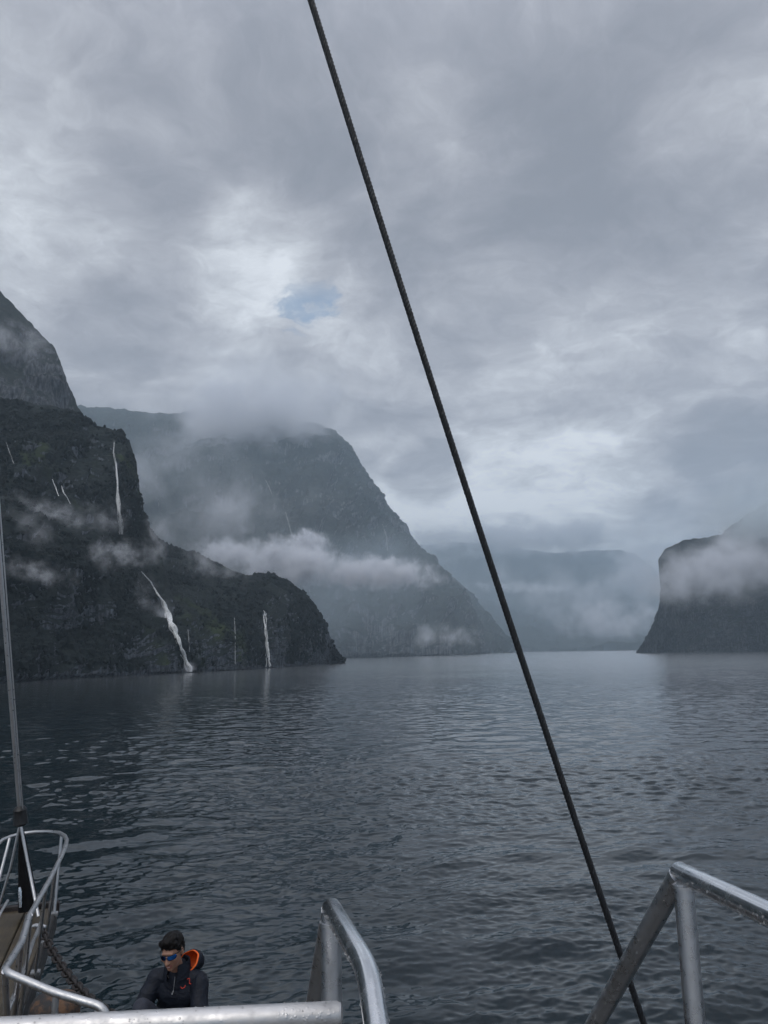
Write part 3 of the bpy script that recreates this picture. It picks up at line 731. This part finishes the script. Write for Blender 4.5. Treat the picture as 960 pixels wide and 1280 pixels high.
bm = bmesh.new(); tube_bm(bm, [P(27, 1040, 8.85), P(29, 1065, 8.85), P(32, 1095, 8.86), P(34, 1120, 8.86), P(35, 1137, 8.86)], [.028, .052, .075, .095, .10], 14)
bm_obj('furled_sail', bm, M_canvas, fs)
bm = bmesh.new(); tube_bm(bm, [P(24.5, 1109, 8.72), P(25, 1114, 8.72), P(25.5, 1134, 8.72)], [.012, .02, .016], 10); bm_obj('shackle', bm, M_steel, fs)

# ---- chain from the bowsprit to the hull, link by link
ch = empty('anchor_chain', P(50, 1158, 7.9)); tag(ch, 'rusty dark chain stretched from the bowsprit side down toward the hull', 'chain')
bpy.context.view_layer.update()
def torus_link(name, L_, W_, r_):
    pts = []
    for k in range(16):
        a = 2*math.pi*k/16; pts.append(Vector((math.cos(a)*W_, math.sin(a)*W_ + (L_ if math.sin(a) >= 0 else -L_), 0)))
    bm = bmesh.new(); rings = []
    for i, p in enumerate(pts):
        T_ = (pts[(i+1) % 16]-pts[i-1]).normalized(); U = Vector((0, 0, 1)); V_ = T_.cross(U)
        rings.append([bm.verts.new(p+(U*math.cos(b)+V_*math.sin(b))*r_) for b in (2*math.pi*k/6 for k in range(6))])
    for i in range(16):
        for k in range(6): bm.faces.new((rings[i][k], rings[i][(k+1) % 6], rings[(i+1) % 16][(k+1) % 6], rings[(i+1) % 16][k]))
    me = bpy.data.meshes.new(name); bmesh.ops.recalc_face_normals(bm, faces=bm.faces); bm.to_mesh(me); bm.free()
    return me
me_link = torus_link('link', .028, .030, .0125); me_link.materials.append(M_iron); me_link.polygons.foreach_set('use_smooth', [True]*len(me_link.polygons))
A_ = P(49, 1157, 7.75); B_ = P(139, 1268, 5.9); Ld = (B_-A_).length; nlk = int(Ld/.084)
for k in range(nlk):
    t = (k+.5)/nlk; p = A_.lerp(B_, t)-Vector((0, 0, .10*4*t*(1-t)))
    tn = (B_-A_)-Vector((0, 0, .10*4*(1-2*t))); q_ = tn.to_track_quat('Y', 'Z') @ Matrix.Rotation(math.pi/2*(k % 2)+.3, 3, 'Y').to_quaternion()
    o = bpy.data.objects.new('link', me_link); C.objects.link(o); o.parent = ch
    o.location = p-ch.location; o.rotation_mode = 'QUATERNION'; o.rotation_quaternion = q_
bm = bmesh.new(); tube_bm(bm, [P(42, 1158, 7.75), P(46, 1157, 7.75), P(56, 1159, 7.7)], .022, 10, round_cap=True); bm_obj('pin', bm, M_galv, ch)

# ---- rusty windlass drum on the foredeck
wl = empty('windlass', Vector((-2.5, 5.75, DECK))); tag(wl, 'rust streaked windlass drum on the bow behind the rail, lower left', 'windlass')
bpy.context.view_layer.update()
wx = P(69, 1250, 5.75)
bm = bmesh.new()
prof_ = [(.0, 0), (.10, .0), (.145, .018), (.165, .05), (.172, .10), (.165, .16), (.150, .19), (.150, .30), (.19, .36)]
ax_ = (right*1.0).normalized(); zc = wx.z+.03
rgs = []
for rr, dn in prof_:
    rgs.append([bm.verts.new(Vector((wx.x, wx.y, zc))+Vector((math.cos(a)*rr*1.0, math.sin(a)*rr, -dn*1.0))) for a in (2*math.pi*k/22 for k in range(22))] if rr else None)
cv = bm.verts.new(Vector((wx.x, wx.y, zc)))
for k in range(22): bm.faces.new((cv, rgs[1][k], rgs[1][(k+1) % 22]))
for a, b in zip(rgs[1:-1], rgs[2:]):
    for k in range(22): bm.faces.new((a[k], a[(k+1) % 22], b[(k+1) % 22], b[k]))
bm_obj('drum', bm, M_rust, wl)
bm = bmesh.new(); box_bm(bm, Vector((wx.x, wx.y, (DECK+zc-.37)/2)), (.16, .14, (zc-.37-DECK)/2+.01), None, .02); bm_obj('base', bm, M_iron, wl)

# ---- deck hatch on which the man sits
PX, PY = -1.545, 5.95; SEAT = H-2.755; FACE = R(-9)
hb_ = empty('hatch_box', Vector((PX, PY, DECK))); tag(hb_, 'low dark hatch box that the man in the jacket sits on', 'hatch')
bpy.context.view_layer.update()
bm = bmesh.new(); box_bm(bm, Vector((PX-.08, PY-.22, (DECK+SEAT-.04)/2)), (.40, .50, (SEAT-.04-DECK)/2), yaw(FACE), .015); bm_obj('coaming', bm, M_deck, hb_)
bm = bmesh.new(); box_bm(bm, Vector((PX-.08, PY-.22, SEAT-.019)), (.43, .53, .018), yaw(FACE), .01); bm_obj('lid', bm, M_hull, hb_)

# ---- hand rails of the companionway
def drops_on(parent, a, b, rad, count, seed, below=True):
    rs = random.Random(seed); bm = bmesh.new(); d_ = (b-a).normalized(); side = d_.cross(Vector((0, 0, 1))).normalized(); dn = side.cross(d_)
    for _ in range(count):
        t = rs.random(); an = rs.uniform(-2.6, 2.6) if not below else rs.uniform(-1.7, 1.7)+math.pi
        nrm = (dn*math.cos(an)*(-1 if dn.z < 0 else 1)+side*math.sin(an))
        r_ = rs.uniform(.0010, .0024)
        g = bmesh.ops.create_icosphere(bm, subdivisions=1, radius=r_)
        bmesh.ops.translate(bm, verts=g['verts'], vec=a.lerp(b, t)+nrm*rad)
    o = bm_obj('water_drops', bm, M_drop, parent); o['kind'] = 'stuff'
M_drop, t_, b_ = mat('water drop'); b_.inputs['Roughness'].default_value = .03; b_.inputs['Transmission Weight'].default_value = .9; b_.inputs['IOR'].default_value = 1.33
zdeck = H-1.53
hr = empty('handrail', P(848, 1083, 1.62)); tag(hr, 'polished wet steel handrail at lower right with its post and sloping stair rail', 'handrail', 'handrails either side of the stairs')
bpy.context.view_layer.update()
cA = P(851, 1091, 1.62)
rE = P(975, 1150, 1.30)
tube('top_rail', [cA-(rE-cA).normalized()*.004, cA.lerp(rE, .5), rE, cA+(rE-cA)*2.2], .0205, M_steel, hr, 28, round_cap=True)
tube('post', [cA+Vector((.004, .002, -.010)), Vector((cA.x+.004, cA.y, zdeck))], .0195, M_post, hr, 28)
sE = P(741, 1285, 2.05); sd_ = (sE-cA)
tube('stair_rail', [cA+sd_*.012, cA+sd_*.5, cA+sd_*1.0, cA+sd_*1.7], .0205, M_post, hr, 28)
bm = bmesh.new(); tube_bm(bm, [cA+Vector((.004, 0, -.028)), cA+Vector((.004, 0, -.022))], .0235, 28); bm_obj('weld_bead', bm, M_galv, hr)
drops_on(hr, cA, rE, .0205, 160, 1); drops_on(hr, cA+sd_*.05, sE, .0205, 110, 2, False)

hl = empty('handrail', P(412, 1130, 1.55)); tag(hl, 'polished wet steel handrail in the middle of the lower edge, bending down toward the viewer', 'handrail', 'handrails either side of the stairs')
bpy.context.view_layer.update()
lA = P(414, 1135, 1.55); l1 = P(461, 1214, 1.27); l2 = P(473, 1300, 1.13)
tube('top_rail', fillet([lA, l1, l2, l2+(l2-l1)*1.5], .10, 10), .0185, M_steel, hl, 28, round_cap=True)
tube('post', [lA+Vector((0, 0, -.006)), Vector((lA.x+.004, lA.y, zdeck))], .0195, M_post, hl, 28)
lE = P(392, 1255, 1.95); sd2 = lE-lA
tube('stair_rail', [lA+sd2*.02, lA+sd2*.6, lE, lA+sd2*2.2], .0185, M_post, hl, 28)
bm = bmesh.new(); tube_bm(bm, [lA+Vector((0, 0, -.030)), lA+Vector((0, 0, -.024))], .0225, 28); bm_obj('weld_bead', bm, M_galv, hl)
drops_on(hl, lA, l1, .0185, 150, 3); drops_on(hl, l1, l2, .0185, 90, 4)

gr = empty('guard_rail', P(200, 1275, 1.36)); tag(gr, 'pale matt aluminium guard rail running along the bottom edge of the view', 'rail')
bpy.context.view_layer.update()
gA = P(420.5, 1267.5, 1.42); gB = P(-60, 1291, 1.36)
tube('tube', fillet([gA, gA.lerp(gB, .5), gB, gA+(gB-gA)*1.4], .05), [.0195]*16 if False else .0195, M_alu, gr, 28, round_cap=True)
q1 = gA+(gB-gA)*1.4
tube('post', [q1, Vector((q1.x, q1.y, zdeck))], .0195, M_alu, gr, 20)
tube('post', [gA+(gB-gA)*.6-Vector((0, 0, .015)), Vector(((gA+(gB-gA)*.6).x, (gA+(gB-gA)*.6).y, zdeck))], .0195, M_alu, gr, 20)
drops_on(gr, gA, gB, .0195, 110, 5, False)

# ---- black stay
cb = empty('wire_stay', P(805, 1280, 2.6)); tag(cb, 'long black rigging stay slanting across the whole view from top to bottom', 'stay')
bpy.context.view_layer.update()
s0_, s1_ = P(806, 1283, 2.45), P(388, -2, 1.85); dd_ = s1_-s0_
sp_ = [s0_-dd_*.35]
for k in range(41):
    t = k/40; sp_.append(s0_+dd_*t - Vector((.011*4*t*(1-t), 0, 0)))
sp_.append(s1_+dd_*.9)
tube('wire', sp_, .0088, M_black, cb, 16)
bm = bmesh.new()                                              # the lay of the rope just showing through the coating
tot = len(sp_)
for st_k in range(5):
    pts = []
    for i in range(0, 1400):
        t = i/1399; base_ = s0_+dd_*t - Vector((.011*4*t*(1-t), 0, 0)); a = 2*math.pi*(i/26+st_k/5)
        u1 = dd_.normalized().orthogonal().normalized(); u2 = dd_.normalized().cross(u1)
        pts.append(base_+(u1*math.cos(a)+u2*math.sin(a))*.0070)
    tube_bm(bm, pts, .0032, 5)
bm_obj('strand_lay', bm, M_black, cb)

# ================================================================== the man in the jacket
def metal_union(name, prims, m, parent, voxel, smooth_it=4, disp=None):
    """prims: ('c', a, b, ra, rb) tapered limb | ('e', centre, (rx, ry, rz), rot) ball; merged to one skin"""
    bm = bmesh.new()
    for p in prims:
        if p[0] == 'c':
            a, b, ra, rb = Vector(p[1]), Vector(p[2]), p[3], p[4]
            n_ = 8; pts = [a.lerp(b, k/n_) for k in range(n_+1)]; rr = [ra+(rb-ra)*k/n_ for k in range(n_+1)]
            d_ = (b-a).normalized()
            pts = [a-d_*ra*.9, a-d_*ra*.6]+pts+[b+d_*rb*.6, b+d_*rb*.9]; rr = [ra*.4, ra*.8]+rr+[rb*.8, rb*.4]
            tube_bm(bm, pts, rr, 16)
        else:
            g = bmesh.ops.create_icosphere(bm, subdivisions=3, radius=1)
            M_ = Matrix.Translation(p[1]) @ (p[3].to_4x4() if len(p) > 3 and p[3] is not None else Matrix()) @ Matrix.Diagonal((*p[2], 1))
            bmesh.ops.transform(bm, matrix=M_, verts=g['verts'])
    me = bpy.data.meshes.new('tmp'); bm.to_mesh(me); bm.free()
    o = bpy.data.objects.new('tmp', me); C.objects.link(o)
    rm = o.modifiers.new('r', 'REMESH'); rm.mode = 'VOXEL'; rm.voxel_size = voxel
    sm = o.modifiers.new('s', 'SMOOTH'); sm.factor = .5; sm.iterations = smooth_it
    dg = bpy.context.evaluated_depsgraph_get(); me2 = bpy.data.meshes.new_from_object(o.evaluated_get(dg)); me2.name = name
    bpy.data.objects.remove(o); bpy.data.meshes.remove(me)
    if disp:
        nv = len(me2.vertices); co = np.empty(nv*3, np.float32); me2.vertices.foreach_get('co', co); co = co.reshape(-1, 3)
        nr = np.empty(nv*3, np.float32); me2.vertices.foreach_get('normal', nr); nr = nr.reshape(-1, 3)
        co = co + nr*disp(co)[:, None]; me2.vertices.foreach_set('co', co.ravel().astype(np.float32)); me2.update()
    me2.materials.clear()
    return link(name, me2, m, parent, True)

man = empty('person', (PX, PY, SEAT), FACE); man.scale = (.92, .92, .92)
tag(man, 'seated man in a dark jacket with an orange lined hood and blue mirrored sunglasses', 'person')
M_skin, t_, b_ = mat('skin'); oc_ = t_.new('ShaderNodeTexCoord').outputs['Object']
t_.put(b_.inputs['Base Color'], t_.mix(t_.mr(t_.noise(oc_, 14, 5, .6), .3, .7), (.26, .135, .092), (.36, .20, .140)))
b_.inputs['Roughness'].default_value = .48; b_.inputs['Subsurface Weight'].default_value = .08; b_.inputs['Subsurface Radius'].default_value = (.01, .004, .002)
M_hair = simple('black hair', (.006, .005, .005), .6, bump=.004, bscale=90, nscale=60, var=.5, spec=.2)
M_jacket, t_, b_ = mat('navy shell fabric'); oc_ = t_.new('ShaderNodeTexCoord').outputs['Object']
t_.put(b_.inputs['Base Color'], t_.mix(t_.noise(oc_, 6, 5), (.005, .007, .013), (.010, .014, .025))); b_.inputs['Roughness'].default_value = .6; b_.inputs['Specular IOR Level'].default_value = .25
bp_ = t_.new('ShaderNodeBump'); bp_.inputs['Distance'].default_value = .012; t_.l.new(t_.noise(t_.mapping(oc_, scale=(1, 1, 1.6)), 11, 4, .55, 1.2), bp_.inputs['Height']); t_.l.new(bp_.outputs[0], b_.inputs['Normal'])
M_orange = simple('orange hood lining', (.95, .14, .015), .6, bump=.003, bscale=25, nscale=10)
M_trouser = simple('dark trousers', (.030, .034, .050), .8, bump=.004, bscale=14)
M_red = simple('red stitched mark', (.55, .05, .03), .6)
M_lens, t_, b_ = mat('blue mirror lens'); b_.inputs['Metallic'].default_value = .9; b_.inputs['Roughness'].default_value = .12
oc_ = t_.new('ShaderNodeTexCoord').outputs['Object']
t_.put(b_.inputs['Base Color'], t_.mix(t_.mr(t_.sep(oc_)[0], -.03, .03), (.008, .03, .12), (.03, .22, .75)))
M_frame = simple('black glossy frame', (.006, .006, .007), .25)
HD = Vector((.0, -.155, .715)); TILT = Matrix.Rotation(R(14), 3, 'X') @ Matrix.Rotation(R(-4), 3, 'Y')
def hp(x, y, z): return HD + TILT @ Vector((x, y, z))
def hr_(*v_): return TILT
# body: head, neck, and hands
head = [('e', hp(0, .012, .035), (.076, .094, .088), TILT), ('e', hp(0, -.018, -.018), (.066, .078, .085), TILT), ('e', hp(0, -.035, -.060), (.050, .050, .048), TILT),
        ('e', hp(0, -.062, -.088), (.026, .022, .022), TILT), ('c', hp(0, -.092, .014), hp(0, -.108, -.022), .008, .0125), ('e', hp(0, -.110, -.026), (.0135, .013, .010), TILT),
        ('e', hp(-.012, -.100, -.028), (.008, .009, .007), TILT), ('e', hp(.012, -.100, -.028), (.008, .009, .007), TILT),
        ('e', hp(-.036, -.066, -.014), (.026, .020, .022), TILT), ('e', hp(.036, -.066, -.014), (.026, .020, .022), TILT),
        ('c', hp(-.034, -.078, .036), hp(.034, -.078, .036), .012, .012),
        ('e', hp(-.077, .012, .0), (.009, .020, .032), TILT), ('e', hp(.077, .012, .0), (.009, .020, .032), TILT),
        ('c', (0, -.03, .50), hp(0, .01, -.05), .055, .052)]
HC = Vector((.015, -.415, .335))                    # where the hands close round the knees
wl_, wr_ = Vector((.10, -.36, .30)), Vector((-.06, -.40, .33))
hands = []
def hand(wr, dirv, upv, curl, sgn):
    d_ = Vector(dirv).normalized(); u = Vector(upv).normalized(); s_ = d_.cross(u).normalized()
    pc = wr + d_*.045
    hands.extend([('c', wr, wr+d_*.02, .024, .028), ('e', pc, (.042, .036, .020), Matrix((d_, s_, u)).transposed())])
    for k, (off, ln) in enumerate(((-.030, .070), (-.010, .080), (.011, .075), (.030, .060))):
        a = pc + d_*.034 + s_*off*.95; b = a + (d_*math.cos(curl)-u*math.sin(curl))*ln*.5; c = b + (d_*math.cos(curl*2.1)-u*math.sin(curl*2.1))*ln*.5
        hands.extend([('c', a-d_*.01, b, .0092, .0085), ('c', b, c, .0083, .0068)])
    a = pc - d_*.012 + s_*(-.034)*sgn; b = a + d_*.028 + s_*(-.022)*sgn - u*.006; c = b + d_*.028 - s_*(-.004)*sgn - u*.012
    hands.extend([('c', a, b, .0125, .0105), ('c', b, c, .0100, .0080)])
    return pc
hand(wl_, (-1, -.35, .25), (-.1, -.8, .6), .55, 1)
hand(wr_, (.9, -.25, -.30), (.1, -.85, .5), .5, -1)
metal_union('body', head+hands, M_skin, man, .0042, 3)
# jacket
jk = [('e', (0, .05, .14), (.165, .125, .13), None), ('e', (0, .02, .26), (.180, .132, .17), None), ('e', (0, -.01, .38), (.178, .120, .14), None),
      ('c', (-.150, -.02, .485), (.150, -.02, .485), .066, .066), ('c', (0, -.03, .46), (0, -.045, .555), .105, .080),
      ('c', (-.185, -.03, .470), (-.245, -.17, .270), .073, .062), ('c', (-.245, -.17, .270), wr_+Vector((-.03, .01, -.01)), .056, .036),
      ('c', (.180, -.03, .470), (.240, -.16, .255), .073, .062), ('c', (.240, -.16, .255), wl_+Vector((.03, .01, .0)), .058, .037)]
def fold(co):
    a = fbm(co*np.array([9., 9., 15.])+5, 3, 77); b = ridged(np.stack([co[:, 0]*5+co[:, 2]*9, co[:, 1]*6, co[:, 2]*6-co[:, 0]*5], -1), 2, 78)
    return a*.006+b*.006
metal_union('jacket', jk, M_jacket, man, .0075, 6, fold)
# stand up collar, open at the front
bm = bmesh.new(); N_ = 40; rw = []
for k in range(N_+1):
    a = math.pi*1.5 + R(24) + (2*math.pi-R(48))*k/N_
    ca, sa = math.cos(a), math.sin(a); fr = max(0, -sa)
    rw.append([bm.verts.new(Vector((ca*rx*1.08, -.048+sa*ry - fr*.012, z_ + fr*zz_))) for rx, ry, z_, zz_ in
        ((.105, .095, .520, -.02), (.098, .092, .560, -.015), (.092, .088, .610, -.012), (.088, .085, .628, -.012), (.080, .077, .622, -.012), (.082, .079, .55, -.015))])
for a, b in zip(rw[:-1], rw[1:]):
    for k in range(5): bm.faces.new((a[k], a[k+1], b[k+1], b[k]))
o = bm_obj('collar', bm, M_jacket, man); o.matrix_parent_inverse = Matrix()
# hood thrown back: a shell with an orange mouth, off the far shoulder
hc = Vector((.082, .030, .580)); hR = Matrix.Rotation(R(-24), 3, 'Y') @ Matrix.Rotation(R(58), 3, 'X')
def hood(rx, ry, rz, open_, m, nm, th):
    bm = bmesh.new(); NU, NV = 30, 12; rr = []
    for j in range(NV+1):
        ph = open_ + (math.pi-open_)*j/NV
        row = []
        for i in range(NU):
            a = 2*math.pi*i/NU; w_ = 1+.05*math.sin(3*a+j*.4)+.03*math.sin(7*a+j)
            row.append(bm.verts.new(hc + hR @ Vector((rx*math.sin(ph)*math.cos(a)*w_, ry*math.sin(ph)*math.sin(a)*w_, rz*math.cos(ph)))))
        rr.append(row)
    for a, b in zip(rr[:-1], rr[1:]):
        for i in range(NU): bm.faces.new((a[i], a[(i+1) % NU], b[(i+1) % NU], b[i]))
    o = bm_obj(nm, bm, m, man); o.matrix_parent_inverse = Matrix()
    so = o.modifiers.new('s', 'SOLIDIFY'); so.thickness = th; so.offset = 1
    return o
hood(.094, .080, .094, R(68), M_jacket, 'hood', .006)
hood(.090, .076, .090, R(61), M_orange, 'hood_lining', .006)
# zip, pull and pocket marks
zl = [Vector((.012+.006*math.sin(k*.7), -.150-.0*k, .0)) for k in range(9)]
def front_y(x, z):
    best = 0
    j = [c_ for c_ in C.objects if c_.parent == man and c_.name.startswith('jacket')][0]
    h = j.ray_cast(Vector((x, -1.0, z)), Vector((0, 1, 0))); return h[1].y if h[0] else -.13
bpy.context.view_layer.update()
def strip(nm, pts2, w_, m, off=.0025):
    bm = bmesh.new(); tube_bm(bm, [Vector((x, front_y(x, z)-off*.6, z)) for x, z in pts2], w_, 6); o = bm_obj(nm, bm, m, man); o.matrix_parent_inverse = Matrix(); return o
strip('zip', [(.018, .53), (.016, .50), (.012, .46), (.008, .43)], .0028, M_galv)
strip('zip_pull', [(.008, .43), (.004, .415), (.0, .405)], .0055, M_alu)
strip('collar_edge', [(-.075, .555), (-.055, .53), (-.035, .515)], .0030, M_alu)
strip('stitched_mark', [(.098, .50), (.118, .505), (.120, .490), (.118, .470), (.135, .468)], .0035, M_red)
strip('stitched_mark', [(.060, .455), (.070, .442), (.085, .445), (.09, .458)], .0035, M_red)
# legs drawn up
lg = [('c', (-.09, .03, .07), (-.150, -.340, .395), .088, .066), ('c', (-.150, -.340, .395), (-.130, -.42, .06), .064, .048),
      ('c', (.09, .03, .07), (.085, -.330, .270), .088, .066), ('c', (.085, -.330, .270), (.16, -.50, .04), .062, .048), ('e', (0, .04, .09), (.16, .12, .09), None)]
metal_union('trousers', lg, M_trouser, man, .009, 5, lambda co: fbm(co*12, 3, 5)*.005)
for sx, fx, fy, rz in ((-1, -.13, -.47, 0.1), (1, .165, -.55, -.1)):
    o = metal_union('shoe', [('e', (fx, fy+.05, .045), (.045, .05, .045), None), ('c', (fx, fy+.05, .035), (fx-rz*.1, fy-.11, .030), .040, .034), ('e', (fx, fy-.03, .012), (.05, .13, .012), None)], M_black, man, .006, 3)
# hair
hr0 = [('e', hp(0, .022, .058), (.081, .098, .078), TILT), ('e', hp(0, .055, .01), (.076, .062, .075), TILT), ('c', hp(-.052, -.048, .100), hp(.052, -.048, .098), .022, .022),
       ('e', hp(-.030, -.068, .092), (.026, .014, .016), TILT), ('e', hp(.03, -.064, .086), (.030, .015, .018), TILT), ('e', hp(.0, -.06, .112), (.05, .035, .028), TILT),
       ('c', hp(-.072, -.012, .055), hp(-.074, -.008, .020), .012, .006), ('c', hp(.072, -.012, .055), hp(.074, -.008, .020), .012, .006), ('e', hp(.01, -.02, .125), (.055, .06, .025), TILT)]
metal_union('hair', hr0, M_hair, man, .0055, 2, lambda co: ridged(co*np.array([60., 26., 40.]), 4, 90)*.008)
# sunglasses
def shell_arc(x0, x1, zt_, zb_, r_, off, m, nm, th=.003):
    bm = bmesh.new(); rr = []
    for i in range(13):
        x = x0+(x1-x0)*i/12; u = (i/12-.5)*2
        y = -math.sqrt(max(0, r_*r_-x*x))*1.05+off
        ht = (zt_-zb_)/2; zc_ = (zt_+zb_)/2; sh = (1-abs(u)**4)**.5*.85+.15 if abs(u) < 1 else .15
        rr.append([bm.verts.new(hp(x, y, zc_+ht*sh*v_)) for v_ in (1, .5, 0, -.5, -1)])
    for a, b in zip(rr[:-1], rr[1:]):
        for k in range(4): bm.faces.new((a[k], a[k+1], b[k+1], b[k]))
    o = bm_obj(nm, bm, m, man); o.matrix_parent_inverse = Matrix(); so = o.modifiers.new('s', 'SOLIDIFY'); so.thickness = th; so.offset = 0
    return o
sg = shell_arc(-.068, -.006, .034, -.004, .078, -.022, M_lens, 'sunglass_lens'); shell_arc(.006, .068, .034, -.004, .078, -.022, M_lens, 'sunglass_lens')
bm = bmesh.new()
tube_bm(bm, [hp(x, -math.sqrt(.078**2-x*x)*1.05-.024, .034-abs(x)*.04) for x in np.linspace(-.070, .070, 15)], .0030, 8)
for sx in (-1, 1): tube_bm(bm, [hp(sx*.070, -.062, .030), hp(sx*.080, -.03, .026), hp(sx*.083, .015, .022)], .0032, 8)
tube_bm(bm, [hp(-.008, -.105, .016), hp(0, -.112, .020), hp(.008, -.105, .016)], .0028, 8)
o = bm_obj('sunglass_frame', bm, M_frame, man); o.matrix_parent_inverse = Matrix()
# smile
M_lip = simple('lips', (.26, .085, .075), .45); M_teeth = simple('teeth', (.62, .58, .52), .3)
def mouth(pts, r_, m, nm):
    bm = bmesh.new(); tube_bm(bm, [hp(*p) for p in pts], r_, 8, round_cap=True); o = bm_obj(nm, bm, m, man); o.matrix_parent_inverse = Matrix()
mouth([(-.026, -.079, -.050), (-.013, -.0895, -.056), (0, -.092, -.0575), (.013, -.0895, -.056), (.026, -.079, -.050)], .0034, M_lip, 'upper_lip')
mouth([(-.020, -.082, -.054), (-.010, -.0895, -.0605), (0, -.0915, -.062), (.010, -.0895, -.0605), (.020, -.082, -.054)], .0028, M_teeth, 'teeth')
mouth([(-.023, -.079, -.056), (-.011, -.0875, -.0665), (0, -.090, -.069), (.011, -.0875, -.0665), (.023, -.079, -.056)], .0038, M_lip, 'lower_lip')

cloud('cloud closing the gap left of the right headland', (805, 715), 5200, 80, 50, 300, 3.0, 22, cover=.72, na=1.6)
cloud('torn wisp of mist trailing across the upper left cliff', (60, 640), 315, 95, 22, 14, .7, 41, cover=.66, na=2.4, nsc=3.2, tilt=R(16))
cloud('ragged mist below the veil waterfall', (150, 690), 325, 60, 24, 12, .9, 42, cover=.66, na=2.4, nsc=3.0, tilt=R(10))
cloud('thin rags of mist low on the left cliff', (45, 715), 265, 75, 22, 10, .6, 43, cover=.64, na=2.4, nsc=3.0, tilt=R(12))
cloud('very thin veil of damp air before the huge mountain', (440, 735), 1050, 240, 120, 130, .30, 26, cover=.95, na=.9, col=(.80, .91, 1.0))
cloud('spray drifting at the foot of the long cascade', (236, 835), 345, 13, 9, 4, 1.0, 23, cover=.75, na=1.2)
cloud('spray at the foot of the straight waterfall', (335, 830), 435, 11, 8, 4, .9, 24, cover=.75, na=1.2)
cloud('mist streaming past the middle of the long cascade', (206, 768), 350, 16, 26, 6, .5, 25, cover=.7, na=1.6)

# ------------------------------------------------------------------ haze
HAZE = 0.00019
def haze_box():
    bm = bmesh.new(); bmesh.ops.create_cube(bm, size=1)
    me = bpy.data.meshes.new('haze'); bm.to_mesh(me); bm.free()
    o = link('haze', me); top = 1150.0; bot = -2.5
    o.scale = (28000, 28000, top-bot); o.location = (0, 0, (top+bot)/2)
    m_ = bpy.data.materials.new('haze air'); m_.use_nodes = True; t = NT(m_.node_tree); t.n.clear()
    ou = t.new('ShaderNodeOutputMaterial'); pv = t.new('ShaderNodeVolumePrincipled'); t.l.new(pv.outputs[0], ou.inputs['Volume'])
    t.put(pv.inputs['Color'], (.70, .86, 1.0)); pv.inputs['Density'].default_value = HAZE; pv.inputs['Anisotropy'].default_value = .2
    me.materials.append(m_); tag(o, label='thin blue haze filling the fjord', kind='stuff')
haze_box()
